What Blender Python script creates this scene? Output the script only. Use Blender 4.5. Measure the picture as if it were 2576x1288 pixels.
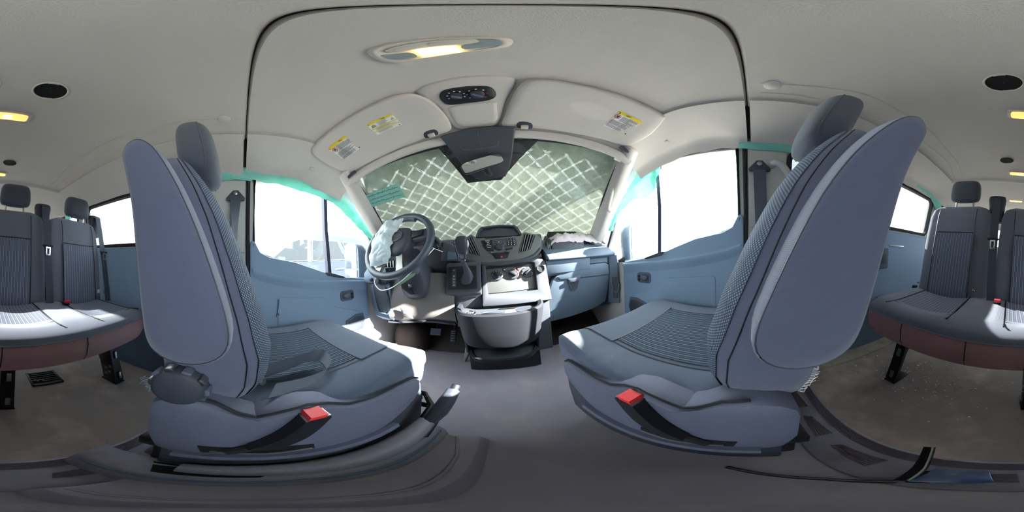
import bpy, bmesh, math, random
from mathutils import Vector, Matrix, noise

for _o in list(bpy.data.objects):
    bpy.data.objects.remove(_o, do_unlink=True)
SC = bpy.context.scene
COL = SC.collection
PI = math.pi
R = math.radians

# ------------------------------------------------------------------ camera
CX = -0.03            # x of the van's centre line (x right, y forward, z up from the floor, metres)
_yaw, _pitch, _roll = R(-5.2), R(-0.4), R(4.3)
cam = bpy.data.cameras.new('camera')
cam.type = 'PANO'
try:
    cam.panorama_type = 'EQUIRECTANGULAR'
except Exception:
    pass
try:
    cam.cycles.panorama_type = 'EQUIRECTANGULAR'
except Exception:
    pass
cam.clip_start = 0.005
cam.clip_end = 500
camo = bpy.data.objects.new('camera', cam)
COL.objects.link(camo)
_cy, _sy, _cp, _sp, _cr, _sr = (math.cos(_yaw), math.sin(_yaw), math.cos(_pitch), math.sin(_pitch), math.cos(_roll), math.sin(_roll))
_W2C = (Matrix(((_cy, _sy, 0), (-_sy, _cy, 0), (0, 0, 1)))
        @ Matrix(((1, 0, 0), (0, _cp, -_sp), (0, _sp, _cp)))
        @ Matrix(((_cr, 0, -_sr), (0, 1, 0), (_sr, 0, _cr))))
_B = Matrix(((1, 0, 0), (0, 0, -1), (0, 1, 0)))      # blender camera axes -> right / forward / up
camo.matrix_world = Matrix.Translation((0, 0, 0.70)) @ (_W2C.transposed() @ _B).to_4x4()
SC.camera = camo

# ------------------------------------------------------------------ light
world = bpy.data.worlds.new('daylight')
SC.world = world
world.use_nodes = True
_bg = world.node_tree.nodes['Background']
_bg.inputs[0].default_value = (0.88, 0.94, 1.0, 1)
_bg.inputs[1].default_value = 8.0
SUN_AZ, SUN_EL = R(105.5), R(27.5)      # azimuth clockwise from the van's nose
sun = bpy.data.lights.new('sun', 'SUN')
sun.energy = 46
sun.angle = R(0.6)
sun.color = (1.0, 0.95, 0.88)
suno = bpy.data.objects.new('sun', sun)
COL.objects.link(suno)
_sd = Vector((math.sin(SUN_AZ) * math.cos(SUN_EL), math.cos(SUN_AZ) * math.cos(SUN_EL), math.sin(SUN_EL)))
suno.rotation_euler = _sd.to_track_quat('Z', 'Y').to_euler()
suno.location = _sd * 20

SC.view_settings.view_transform = 'Standard'
SC.view_settings.look = 'None'
SC.view_settings.gamma = 1
SC.view_settings.use_curve_mapping = False
SC.view_settings.exposure = 0.9
SC.cycles.use_denoising = True
SC.cycles.max_bounces = 8
SC.cycles.diffuse_bounces = 5
SC.cycles.use_adaptive_sampling = True
SC.cycles.adaptive_threshold = 0.025
SC.cycles.transparent_max_bounces = 12
SC.cycles.sample_clamp_indirect = 8

# ------------------------------------------------------------------ helpers
def lin(h):
    h = h.lstrip('#')
    out = []
    for i in (0, 2, 4):
        v = int(h[i:i + 2], 16) / 255
        out.append(v / 12.92 if v <= 0.04045 else ((v + 0.055) / 1.055) ** 2.4)
    return tuple(out) + (1,)

def nt(name):
    m = bpy.data.materials.new(name)
    m.use_nodes = True
    t = m.node_tree
    return m, t, t.nodes, t.links, t.nodes['Principled BSDF']

def M(name, col, rough=0.6, metal=0.0, var=0.10, vs=9.0, bump=0.0, bs=400.0, spec=0.4, coat=0.0, dirt=None, ds=3.0, dt=(0.5, 0.7)):
    """plain surface: colour with soft mottling, fine grain relief, optional dirt blotches"""
    m, t, N, L, P = nt(name)
    P.inputs['Roughness'].default_value = rough
    P.inputs['Metallic'].default_value = metal
    P.inputs['Specular IOR Level'].default_value = spec
    P.inputs['Coat Weight'].default_value = coat
    co = N.new('ShaderNodeTexCoord')
    c = lin(col)
    n1 = N.new('ShaderNodeTexNoise'); n1.inputs['Scale'].default_value = vs; n1.inputs['Detail'].default_value = 5
    L.new(co.outputs['Object'], n1.inputs['Vector'])
    mx = N.new('ShaderNodeMix'); mx.data_type = 'RGBA'
    mx.inputs[6].default_value = tuple(x * (1 - var) for x in c[:3]) + (1,)
    mx.inputs[7].default_value = tuple(min(1, x * (1 + var)) for x in c[:3]) + (1,)
    L.new(n1.outputs['Fac'], mx.inputs[0])
    out = mx.outputs[2]
    if dirt:
        n2 = N.new('ShaderNodeTexNoise'); n2.inputs['Scale'].default_value = ds; n2.inputs['Detail'].default_value = 8
        n2.inputs['Roughness'].default_value = 0.65
        L.new(co.outputs['Object'], n2.inputs['Vector'])
        rp = N.new('ShaderNodeMapRange'); rp.inputs[1].default_value = dt[0]; rp.inputs[2].default_value = dt[1]
        L.new(n2.outputs['Fac'], rp.inputs[0])
        m2 = N.new('ShaderNodeMix'); m2.data_type = 'RGBA'
        L.new(rp.outputs[0], m2.inputs[0]); L.new(out, m2.inputs[6]); m2.inputs[7].default_value = lin(dirt)
        out = m2.outputs[2]
    L.new(out, P.inputs['Base Color'])
    if bump:
        n3 = N.new('ShaderNodeTexNoise'); n3.inputs['Scale'].default_value = bs; n3.inputs['Detail'].default_value = 3
        L.new(co.outputs['Object'], n3.inputs['Vector'])
        b = N.new('ShaderNodeBump'); b.inputs['Strength'].default_value = bump; b.inputs['Distance'].default_value = 0.002
        L.new(n3.outputs['Fac'], b.inputs['Height']); L.new(b.outputs['Normal'], P.inputs['Normal'])
    return m

def weave(name, col, col2, period=0.0035, axis='XZ', dirt=None, ds=5.0, strength=0.5, dt=(0.55, 0.75)):
    """woven cloth: a fine diagonal rib of two tones"""
    m, t, N, L, P = nt(name)
    P.inputs['Roughness'].default_value = 0.9
    P.inputs['Specular IOR Level'].default_value = 0.15
    P.inputs['Sheen Weight'].default_value = 0.25
    co = N.new('ShaderNodeTexCoord')
    sp = N.new('ShaderNodeSeparateXYZ'); L.new(co.outputs['Object'], sp.inputs[0])
    def ma(op, a, b=None):
        n = N.new('ShaderNodeMath'); n.operation = op
        for i, q in enumerate((a, b)):
            if q is None: continue
            if isinstance(q, (int, float)): n.inputs[i].default_value = q
            else: L.new(q, n.inputs[i])
        return n.outputs[0]
    a = sp.outputs['XYZ'.index(axis[0])]; b = sp.outputs['XYZ'.index(axis[1])]
    k = 2 * PI / period
    s1 = ma('SINE', ma('MULTIPLY', ma('ADD', a, ma('MULTIPLY', b, 1.6)), k))
    f = ma('ADD', ma('MULTIPLY', s1, 0.5), 0.5)
    n1 = N.new('ShaderNodeTexNoise'); n1.inputs['Scale'].default_value = 6; n1.inputs['Detail'].default_value = 6
    L.new(co.outputs['Object'], n1.inputs['Vector'])
    f2 = ma('ADD', ma('MULTIPLY', f, 0.55), ma('MULTIPLY', n1.outputs['Fac'], 0.45))
    mx = N.new('ShaderNodeMix'); mx.data_type = 'RGBA'
    L.new(f2, mx.inputs[0]); mx.inputs[6].default_value = lin(col); mx.inputs[7].default_value = lin(col2)
    out = mx.outputs[2]
    if dirt:
        n2 = N.new('ShaderNodeTexNoise'); n2.inputs['Scale'].default_value = ds; n2.inputs['Detail'].default_value = 9
        n2.inputs['Roughness'].default_value = 0.7
        L.new(co.outputs['Object'], n2.inputs['Vector'])
        rp = N.new('ShaderNodeMapRange'); rp.inputs[1].default_value = dt[0]; rp.inputs[2].default_value = dt[1]; rp.inputs[4].default_value = 0.7
        L.new(n2.outputs['Fac'], rp.inputs[0])
        m2 = N.new('ShaderNodeMix'); m2.data_type = 'RGBA'
        L.new(rp.outputs[0], m2.inputs[0]); L.new(out, m2.inputs[6]); m2.inputs[7].default_value = lin(dirt)
        out = m2.outputs[2]
    L.new(out, P.inputs['Base Color'])
    bp = N.new('ShaderNodeBump'); bp.inputs['Strength'].default_value = strength; bp.inputs['Distance'].default_value = 0.001
    L.new(f, bp.inputs['Height']); L.new(bp.outputs['Normal'], P.inputs['Normal'])
    return m

def dots(name, base, dot, pitch):
    """spacer-mesh cloth: a regular field of light dots"""
    m, t, N, L, P = nt(name)
    P.inputs['Roughness'].default_value = 0.9; P.inputs['Specular IOR Level'].default_value = 0.15
    co = N.new('ShaderNodeUVMap'); sp = N.new('ShaderNodeSeparateXYZ'); L.new(co.outputs[0], sp.inputs[0])
    def ma(op, a, b=None):
        n = N.new('ShaderNodeMath'); n.operation = op
        for i, q in enumerate((a, b)):
            if q is None: continue
            if isinstance(q, (int, float)): n.inputs[i].default_value = q
            else: L.new(q, n.inputs[i])
        return n.outputs[0]
    k = 2 * PI / pitch
    a = sp.outputs[0]; b = sp.outputs[1]
    f = ma('MULTIPLY', ma('SINE', ma('MULTIPLY', a, k)), ma('SINE', ma('MULTIPLY', b, k)))
    g = N.new('ShaderNodeMapRange'); g.inputs[1].default_value = 0.1; g.inputs[2].default_value = 0.6; L.new(f, g.inputs[0])
    mx = N.new('ShaderNodeMix'); mx.data_type = 'RGBA'; L.new(g.outputs[0], mx.inputs[0]); mx.inputs[6].default_value = lin(base); mx.inputs[7].default_value = lin(dot)
    L.new(mx.outputs[2], P.inputs['Base Color'])
    bp = N.new('ShaderNodeBump'); bp.inputs['Strength'].default_value = 0.5; bp.inputs['Distance'].default_value = 0.001
    L.new(g.outputs[0], bp.inputs['Height']); L.new(bp.outputs['Normal'], P.inputs['Normal'])
    return m

def stripes(name, base, line, period, along, dot=0.004, width=0.22):
    """seat insert: dark cloth with rows of short light stitches; rows repeat in x, stitches along 'along'"""
    m, t, N, L, P = nt(name)
    P.inputs['Roughness'].default_value = 0.9
    P.inputs['Specular IOR Level'].default_value = 0.15
    co = N.new('ShaderNodeTexCoord')
    sp = N.new('ShaderNodeSeparateXYZ'); L.new(co.outputs['Object'], sp.inputs[0])
    def ma(op, a, b=None):
        n = N.new('ShaderNodeMath'); n.operation = op
        for i, q in enumerate((a, b)):
            if q is None: continue
            if isinstance(q, (int, float)): n.inputs[i].default_value = q
            else: L.new(q, n.inputs[i])
        return n.outputs[0]
    fx = ma('FRACT', ma('DIVIDE', sp.outputs[0], period))
    row = ma('LESS_THAN', fx, width)
    dots = ma('GREATER_THAN', ma('FRACT', ma('DIVIDE', sp.outputs['XYZ'.index(along)], dot)), 0.3)
    fx2 = ma('LESS_THAN', ma('ABSOLUTE', ma('SUBTRACT', fx, 0.62)), 0.16)
    f = ma('MULTIPLY', row, ma('ADD', ma('MULTIPLY', dots, 0.75), 0.25))
    f = ma('MAXIMUM', f, ma('MULTIPLY', fx2, 0.28))
    mx = N.new('ShaderNodeMix'); mx.data_type = 'RGBA'
    L.new(f, mx.inputs[0]); mx.inputs[6].default_value = lin(base); mx.inputs[7].default_value = lin(line)
    L.new(mx.outputs[2], P.inputs['Base Color'])
    bp = N.new('ShaderNodeBump'); bp.inputs['Strength'].default_value = 0.4; bp.inputs['Distance'].default_value = 0.002
    L.new(ma('MULTIPLY', row, 1.0), bp.inputs['Height']); L.new(bp.outputs['Normal'], P.inputs['Normal'])
    return m

def glassmat(name, tint=(1, 1, 1, 1), refl=1.0):
    m, t, N, L, P = nt(name)
    N.remove(P)
    tr = N.new('ShaderNodeBsdfTransparent'); tr.inputs[0].default_value = tint
    gl = N.new('ShaderNodeBsdfGlossy'); gl.inputs['Roughness'].default_value = 0.0
    lw = N.new('ShaderNodeLayerWeight'); lw.inputs[0].default_value = 0.5
    pw = N.new('ShaderNodeMath'); pw.operation = 'POWER'; pw.inputs[1].default_value = 5
    L.new(lw.outputs['Facing'], pw.inputs[0])
    mu = N.new('ShaderNodeMath'); mu.operation = 'MULTIPLY_ADD'; mu.inputs[1].default_value = 0.9 * refl; mu.inputs[2].default_value = 0.045 * refl
    L.new(pw.outputs[0], mu.inputs[0])
    mx = N.new('ShaderNodeMixShader')
    L.new(mu.outputs[0], mx.inputs[0]); L.new(tr.outputs[0], mx.inputs[1]); L.new(gl.outputs[0], mx.inputs[2])
    L.new(mx.outputs[0], N['Material Output'].inputs[0])
    return m

def emitmat(name, col, strength, base='f4e6c8'):
    m, t, N, L, P = nt(name)
    P.inputs['Base Color'].default_value = lin(base)
    P.inputs['Emission Color'].default_value = lin(col)
    P.inputs['Emission Strength'].default_value = strength
    return m

def clothmat(name, col, col2, trans=0.35, vs=14, rough=0.85):
    """thin nylon: diffuse and translucent"""
    m, t, N, L, P = nt(name)
    N.remove(P)
    co = N.new('ShaderNodeTexCoord')
    n1 = N.new('ShaderNodeTexNoise'); n1.inputs['Scale'].default_value = vs; n1.inputs['Detail'].default_value = 6
    L.new(co.outputs['Object'], n1.inputs['Vector'])
    mx = N.new('ShaderNodeMix'); mx.data_type = 'RGBA'
    L.new(n1.outputs['Fac'], mx.inputs[0]); mx.inputs[6].default_value = lin(col); mx.inputs[7].default_value = lin(col2)
    d = N.new('ShaderNodeBsdfDiffuse'); L.new(mx.outputs[2], d.inputs[0])
    tl = N.new('ShaderNodeBsdfTranslucent'); L.new(mx.outputs[2], tl.inputs[0])
    ms = N.new('ShaderNodeMixShader'); ms.inputs[0].default_value = trans
    L.new(d.outputs[0], ms.inputs[1]); L.new(tl.outputs[0], ms.inputs[2])
    L.new(ms.outputs[0], N['Material Output'].inputs[0])
    return m

# ---- geometry: every function returns a bmesh in world coordinates
def from_data(vs, fs):
    bm = bmesh.new()
    v = [bm.verts.new(p) for p in vs]
    for f in fs:
        try: bm.faces.new([v[i] for i in f])
        except ValueError: pass
    bmesh.ops.recalc_face_normals(bm, faces=bm.faces)
    return bm

def join(*bms):
    out = bms[0]
    for b in bms[1:]:
        me = bpy.data.meshes.new('tmp'); b.to_mesh(me); out.from_mesh(me); bpy.data.meshes.remove(me); b.free()
    return out

def bev(bm, w, seg=2, ang=30):
    if w > 0:
        es = [e for e in bm.edges if len(e.link_faces) == 2 and e.calc_face_angle(0) > R(ang)]
        bmesh.ops.bevel(bm, geom=es, offset=w, segments=seg, profile=0.5, affect='EDGES', clamp_overlap=True)
    return bm

def box(x0, x1, y0, y1, z0, z1, b=0.004, seg=2):
    vs = [(x, y, z) for x in (x0, x1) for y in (y0, y1) for z in (z0, z1)]
    bm = from_data(vs, [(0, 1, 3, 2), (4, 6, 7, 5), (0, 4, 5, 1), (2, 3, 7, 6), (0, 2, 6, 4), (1, 5, 7, 3)])
    return bev(bm, b, seg)

def xf(bm, mat=None, rot=None, at=(0, 0, 0), loc=None):
    """rotate (euler radians) about a point, then move"""
    if rot is not None:
        m = Matrix.Translation(at) @ rotm(rot) @ Matrix.Translation(-Vector(at))
        bmesh.ops.transform(bm, matrix=m, verts=bm.verts)
    if loc is not None:
        bmesh.ops.translate(bm, vec=loc, verts=bm.verts)
    if mat is not None:
        bmesh.ops.transform(bm, matrix=mat, verts=bm.verts)
    return bm

def rotm(e):
    from mathutils import Euler
    return Euler(e).to_matrix().to_4x4()

def prism(poly, axis, a, b, bw=0.003, seg=2, ang=30):
    """polygon of 2D points extruded along an axis: 'x' takes (y,z), 'y' takes (x,z), 'z' takes (x,y)"""
    def p3(p, t):
        return {'x': (t, p[0], p[1]), 'y': (p[0], t, p[1]), 'z': (p[0], p[1], t)}[axis]
    n = len(poly)
    vs = [p3(p, a) for p in poly] + [p3(p, b) for p in poly]
    fs = [tuple(range(n)), tuple(range(2 * n - 1, n - 1, -1))] + [(i, (i + 1) % n, n + (i + 1) % n, n + i) for i in range(n)]
    return bev(from_data(vs, fs), bw, seg, ang)

def plate(pts, vec, bw=0.002, seg=2):
    """any flat polygon of 3D points pushed out by a vector"""
    n = len(pts); v = Vector(vec)
    vs = [Vector(p) for p in pts] + [Vector(p) + v for p in pts]
    fs = [tuple(range(n)), tuple(range(2 * n - 1, n - 1, -1))] + [(i, (i + 1) % n, n + (i + 1) % n, n + i) for i in range(n)]
    return bev(from_data(vs, fs), bw, seg)

def loft(rings, closed=True, caps=True):
    n = len(rings[0]); vs = [p for r in rings for p in r]; fs = []
    for i in range(len(rings) - 1):
        for j in range(n if closed else n - 1):
            a = i * n + j; b = i * n + (j + 1) % n
            fs.append((a, b, b + n, a + n))
    if caps and closed:
        fs.append(tuple(range(n - 1, -1, -1))); k = (len(rings) - 1) * n
        fs.append(tuple(range(k, k + n)))
    return from_data(vs, fs)

def tube(path, r, n=10, closed=False, flat=1.0, up=(0, 0, 1)):
    path = [Vector(p) for p in path]; m = len(path); rings = []
    rr = r if isinstance(r, (list, tuple)) else [r] * m
    for i, p in enumerate(path):
        if closed: t = path[(i + 1) % m] - path[i - 1]
        else: t = path[min(i + 1, m - 1)] - path[max(i - 1, 0)]
        t.normalize(); u = Vector(up)
        if abs(t.dot(u)) > 0.95: u = Vector((0.3, 1, 0)).normalized()
        a = t.cross(u).normalized(); b = a.cross(t).normalized()
        rings.append([p + a * math.cos(2 * PI * k / n) * rr[i] + b * math.sin(2 * PI * k / n) * rr[i] * flat for k in range(n)])
    if closed: rings.append(rings[0])
    bm = loft(rings, True, not closed)
    if closed: bmesh.ops.remove_doubles(bm, verts=bm.verts, dist=1e-6)
    return bm

def lathe(prof, at, axis=(0, 0, 1), n=24, ref=(1, 0, 0)):
    """profile of (radius, height) turned about an axis through 'at'"""
    a = Vector(axis).normalized(); at = Vector(at)
    u = Vector(ref)
    if abs(u.dot(a)) > 0.9: u = Vector((0, 1, 0))
    u = (u - a * u.dot(a)).normalized(); w = a.cross(u)
    rings = [[at + a * h + (u * math.cos(2 * PI * k / n) + w * math.sin(2 * PI * k / n)) * max(r, 1e-5) for k in range(n)] for r, h in prof]
    return loft(rings)

def grid(f, nu, nv, thick=0.0):
    vs = [f(i / nu, j / nv) for i in range(nu + 1) for j in range(nv + 1)]
    fs = [(i * (nv + 1) + j, i * (nv + 1) + j + 1, (i + 1) * (nv + 1) + j + 1, (i + 1) * (nv + 1) + j) for i in range(nu) for j in range(nv)]
    bm = bmesh.new(); v = [bm.verts.new(p) for p in vs]
    for q in fs: bm.faces.new([v[k] for k in q])
    if thick:
        bmesh.ops.recalc_face_normals(bm, faces=bm.faces)
        bmesh.ops.solidify(bm, geom=bm.faces[:], thickness=thick)
    return bm

def uv_rows(bm, ncol, f):
    """give a loft of open rows UVs: f(row, column) -> (u, v) in metres"""
    uvl_ = bm.loops.layers.uv.new('UVMap'); bm.verts.index_update()
    for fc in bm.faces:
        for lp in fc.loops:
            lp[uvl_].uv = f(lp.vert.index // ncol, lp.vert.index % ncol)
    return bm

def interp(tab, t):
    """tab: list of (t, values...) -> smooth piecewise interpolation"""
    if t <= tab[0][0]: return tab[0][1:]
    for a, b in zip(tab, tab[1:]):
        if t <= b[0]:
            k = (t - a[0]) / (b[0] - a[0])
            return tuple(p + (q - p) * k for p, q in zip(a[1:], b[1:]))
    return tab[-1][1:]

def catmull(pts, n=8, closed=False):
    P = [Vector(p) for p in pts]; m = len(P); out = []
    for i in range(m if closed else m - 1):
        if closed: a, b, c, d = P[(i - 1) % m], P[i], P[(i + 1) % m], P[(i + 2) % m]
        else: a, b, c, d = P[max(i - 1, 0)], P[i], P[i + 1], P[min(i + 2, m - 1)]
        for k in range(n):
            t = k / n
            out.append(0.5 * ((2 * b) + (c - a) * t + (2 * a - 5 * b + 4 * c - d) * t * t + (3 * b - a - 3 * c + d) * t ** 3))
    if not closed: out.append(P[-1])
    return out

def sq(c, n):        # superellipse coordinate
    return math.copysign(abs(c) ** (2 / n), c)

def obj(name, bm, mat, parent=None, smooth=40, label=None, loc=None):
    if isinstance(bm, bpy.types.Mesh): me = bm
    else:
        me = bpy.data.meshes.new(name); bm.to_mesh(me); bm.free()
        if smooth:
            me.shade_smooth(); me.set_sharp_from_angle(angle=R(smooth))
        if mat: me.materials.append(mat)
    o = bpy.data.objects.new(name, me); COL.objects.link(o)
    if loc is not None: o.location = loc
    if parent is not None:
        o.parent = parent; o.matrix_parent_inverse = Matrix.Translation(-wloc(parent))
    if label: o['label'] = label
    return o

def wloc(o):
    return Vector(o.location)      # every mesh is built in world coordinates, so an object's location is its world offset

def sub(o, d):
    """subdivision on a finished object"""
    m = o.modifiers.new('round', 'SUBSURF'); m.levels = d; m.render_levels = d
    return o

def thing(name, label, cat, loc, group=None, kind=None):
    o = bpy.data.objects.new(name, None); COL.objects.link(o); o.location = loc
    o.empty_display_size = 0.05
    tag(o, label, cat, group, kind)
    return o

def tag(o, label, cat, group=None, kind=None):
    o['label'] = label; o['category'] = cat
    if group: o['group'] = group
    if kind: o['kind'] = kind
    return o

def struct(name, bm, mat, label, cat='', smooth=40):
    o = obj(name, bm, mat, smooth=smooth); o['kind'] = 'structure'; o['label'] = label; o['category'] = cat or name.split('_')[0]
    return o

def text(name, s, size, mat, parent, origin, xdir, ydir, depth=0.0004, align='CENTER', label=None):
    """flat lettering: xdir along the line, ydir up the letters"""
    cu = bpy.data.curves.new(name, 'FONT'); cu.body = s; cu.size = size; cu.align_x = align; cu.align_y = 'CENTER'
    cu.extrude = depth; cu.resolution_u = 2; cu.materials.append(mat)
    o = bpy.data.objects.new(name, cu); COL.objects.link(o)
    x = Vector(xdir).normalized(); z = x.cross(Vector(ydir)).normalized(); y = z.cross(x)
    m = Matrix((x, y, z)).transposed().to_4x4(); m.translation = Vector(origin)
    if parent is not None:
        o.parent = parent; o.matrix_parent_inverse = Matrix.Translation(-wloc(parent))
    o.matrix_basis = m
    if label: o['label'] = label
    return o

def nz(p, s=1.0, seed=0.0):
    return noise.noise(Vector(p) * s + Vector((seed * 7.1, seed * 3.3, seed * 1.7)))

# ------------------------------------------------------------------ materials
HEADL = M('headliner_cloth', 'c3bdb8', 0.95, var=0.04, vs=3, bump=0.5, bs=900, spec=0.05)
RAIL = M('pale_trim_plastic', 'c2bcb8', 0.75, var=0.03, bump=0.25, bs=700, spec=0.2)
PILLAR = M('pillar_plastic', 'b3b3b2', 0.7, var=0.03, bump=0.2, bs=700, spec=0.25)
DOORP = M('door_plastic', '7d93ad', 0.6, var=0.04, vs=5, bump=0.2, bs=700, spec=0.3)
DOORD = M('door_plastic_dark', '4e5b6c', 0.6, var=0.06, bump=0.2, bs=700, spec=0.3)
DASHD = M('dash_dark_plastic', '44474f', 0.55, var=0.05, bump=0.3, bs=800, spec=0.35)
DASHM = M('dash_mid_plastic', '5d6b7c', 0.6, var=0.04, bump=0.25, bs=700, spec=0.3)
DASHL = M('dash_knee_plastic', '726d6c', 0.6, var=0.05, bump=0.25, bs=700, spec=0.3)
FASC = M('fascia_plastic', '5f5f60', 0.5, var=0.04, bump=0.15, bs=900, spec=0.4)
BLACK = M('black_plastic', '1c1e24', 0.5, var=0.1, bump=0.1, bs=500)
CHAR = M('charcoal_plastic', '3a3d48', 0.55, var=0.08, bump=0.2, bs=600)
VOID = M('dark_cavity', '0d0e11', 0.9, var=0.1)  # near-black base colour stands in for shade inside holes and slots
RUBB = M('black_rubber', '1e1f24', 0.8, var=0.1, bump=0.3, bs=300)
SHIELD = M('seat_shield_plastic', '5f6275', 0.6, var=0.06, vs=20, bump=0.35, bs=900, spec=0.3, dirt='6c7282', ds=30, dt=(0.62, 0.75))
CLOTH = weave('seat_side_cloth', '4c4e62', '666a82', 0.0022, 'YZ', strength=0.25)
CLOTHF = weave('seat_face_cloth', '3e4656', '546074', 0.003, 'XY', dirt='68707c', ds=4.0, dt=(0.56, 0.8))
CLOTHE = dots('seat_edge_mesh_cloth', '414a5c', '828d9d', 0.0062)
CLOTHH = weave('headrest_cloth', '454853', '606472', 0.003, 'XZ')
CLOTHB = weave('bench_cloth', '686b7a', '858999', 0.003, 'XZ', dirt='83797a', ds=5, dt=(0.58, 0.85))
STRF = stripes('seat_insert_rows', '2a3240', '66727f', 0.0165, 'Y')
STRBK = stripes('bench_back_rows', '5b5f70', '949db0', 0.0175, 'Z', 0.003, 0.28)
STRBC = stripes('bench_cushion_rows', '636777', '9ca1b0', 0.0175, 'Y', 0.003, 0.28)
MAROON = M('maroon_vinyl', 'b08389', 0.55, var=0.12, vs=5, bump=0.3, bs=500, dirt='ac877e', ds=4)
BELT = M('belt_webbing', '464c5a', 0.7, var=0.08, vs=60, bump=0.3, bs=900)
RED = M('red_button', 'd23a40', 0.35, var=0.03)
CHROME = M('chrome', 'd8dade', 0.12, 1.0, var=0.02)
STEEL = M('brushed_steel', '9a9a98', 0.35, 1.0, var=0.1)
BSTEEL = M('black_painted_steel', '17181c', 0.4, 0.3, var=0.2, dirt='6b5a48', ds=20, dt=(0.62, 0.75))
WHITEP = M('white_print', 'e8ebee', 0.6, var=0.0)
WLABEL = M('label_white', 'dcdcda', 0.5, var=0.02)
YLABEL = M('label_yellow', 'e2c528', 0.5, var=0.02)
GREYINK = M('label_grey_ink', '77777c', 0.6, var=0.05)
REDINK = M('label_red_ink', 'b23a50', 0.6, var=0.0)
BLUEINK = M('blue_print', '6f8fb0', 0.6, var=0.0)
BLKINK = M('label_black_ink', '2a2a2a', 0.6, var=0.0)
CREAM = M('lamp_bezel', 'c9c1b6', 0.5, var=0.03)
LENS = M('lamp_clear_lens', '8e979a', 0.12, var=0.12, vs=60, spec=0.6)
LITE = emitmat('lit_lamp_lens', 'ffd27a', 9.0)
LITEW = emitmat('warm_lamp_lens', 'ffb45a', 0.9, 'e8c79a')
GLASS = glassmat('window_glass', (0.96, 0.99, 0.98, 1))
GLASSR = glassmat('privacy_glass', (0.5, 0.52, 0.52, 1))
WSGLASS = glassmat('windshield_glass', (0.93, 0.97, 0.95, 1), 0.8)
MIRR = M('mirror_silver', 'dfe3e6', 0.02, 1.0, var=0.0)
TEAL = clothmat('curtain_airbag_cloth', '86d8cb', 'b8efe3', 0.4)
BINP = M('bin_plastic', '25272e', 0.65, var=0.05, bump=0.3, bs=800, spec=0.2)
AIRB = clothmat('driver_airbag_cloth', 'c4d3da', 'e2ebee', 0.2)
PAIRB = clothmat('passenger_airbag_cloth', 'cfc3c8', 'e4dadd', 0.25)
FLOORR = M('rear_floor_vinyl', '8a7e78', 0.7, var=0.14, vs=14, bump=0.4, bs=700, dirt='bda699', ds=2.6, dt=(0.5, 0.72))
FLOORF = M('front_floor_mat', '948e9a', 0.6, var=0.12, vs=10, bump=0.3, bs=600, dirt='a89f9b', ds=4, dt=(0.5, 0.75))
TREAD = M('threshold_plastic', '86828f', 0.55, var=0.1, vs=12, bump=0.2, bs=600, dirt='6f665f', ds=9, dt=(0.55, 0.75))
TRIBS = M('threshold_ribs', '5a4f56', 0.6, var=0.15, bump=0.2)
WHITEM = M('body_white_paint', 'd5d9dc', 0.3, var=0.02, coat=0.5)
# ------------------------------------------------------------------ shell
def hw(z):
    return interp([(0.0, 0.80), (0.25, 0.83), (0.83, 0.83), (1.20, 0.77), (1.32, 0.72)], z)[0]

def side_slab(side, poly, t=0.05, inset=0.0, bw=0.0):
    """wall piece: (y,z) outline laid on the inner side surface, given thickness outwards"""
    n = len(poly)
    vs = [(CX + side * (hw(z) - inset), y, z) for y, z in poly] + [(CX + side * (hw(z) - inset + t), y, z) for y, z in poly]
    fs = [tuple(range(n)), tuple(range(2 * n - 1, n - 1, -1))] + [(i, (i + 1) % n, n + (i + 1) % n, n + i) for i in range(n)]
    return bev(from_data(vs, fs), bw)

def ring_slab(side, outer, inner, t=0.03, inset=0.0):
    """frame between two outlines of equal point count"""
    n = len(outer)
    def q(p, d): return (CX + side * (hw(p[1]) - inset + d), p[0], p[1])
    vs = [q(p, 0) for p in outer] + [q(p, 0) for p in inner] + [q(p, t) for p in outer] + [q(p, t) for p in inner]
    fs = []
    for i in range(n):
        j = (i + 1) % n
        fs += [(i, j, n + j, n + i), (2 * n + i, 2 * n + j, 3 * n + j, 3 * n + i), (n + i, n + j, 3 * n + j, 3 * n + i), (i, j, 2 * n + j, 2 * n + i)]
    return from_data(vs, fs)

def round_rect(y0, y1, z0, z1, r=0.05, k=4):
    out = []
    for cy_, cz_, a0 in ((y1 - r, z1 - r, 0), (y0 + r, z1 - r, 90), (y0 + r, z0 + r, 180), (y1 - r, z0 + r, 270)):
        for i in range(k + 1):
            a = R(a0 + 90 * i / k)
            out.append((cy_ + r * math.cos(a), cz_ + r * math.sin(a)))
    return out

# floor ------------------------------------------------------------
f = struct('floor', box(-0.90, 0.84, -3.2, -0.212, -0.06, 0.0, 0), FLOORR, 'brown dusty vinyl floor under the rear bench', 'floor')
obj('front_floor', box(-0.90, 0.84, -0.212, 1.5, -0.06, -0.012, 0), FLOORF, f, label='dark grey front floor mat')
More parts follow.
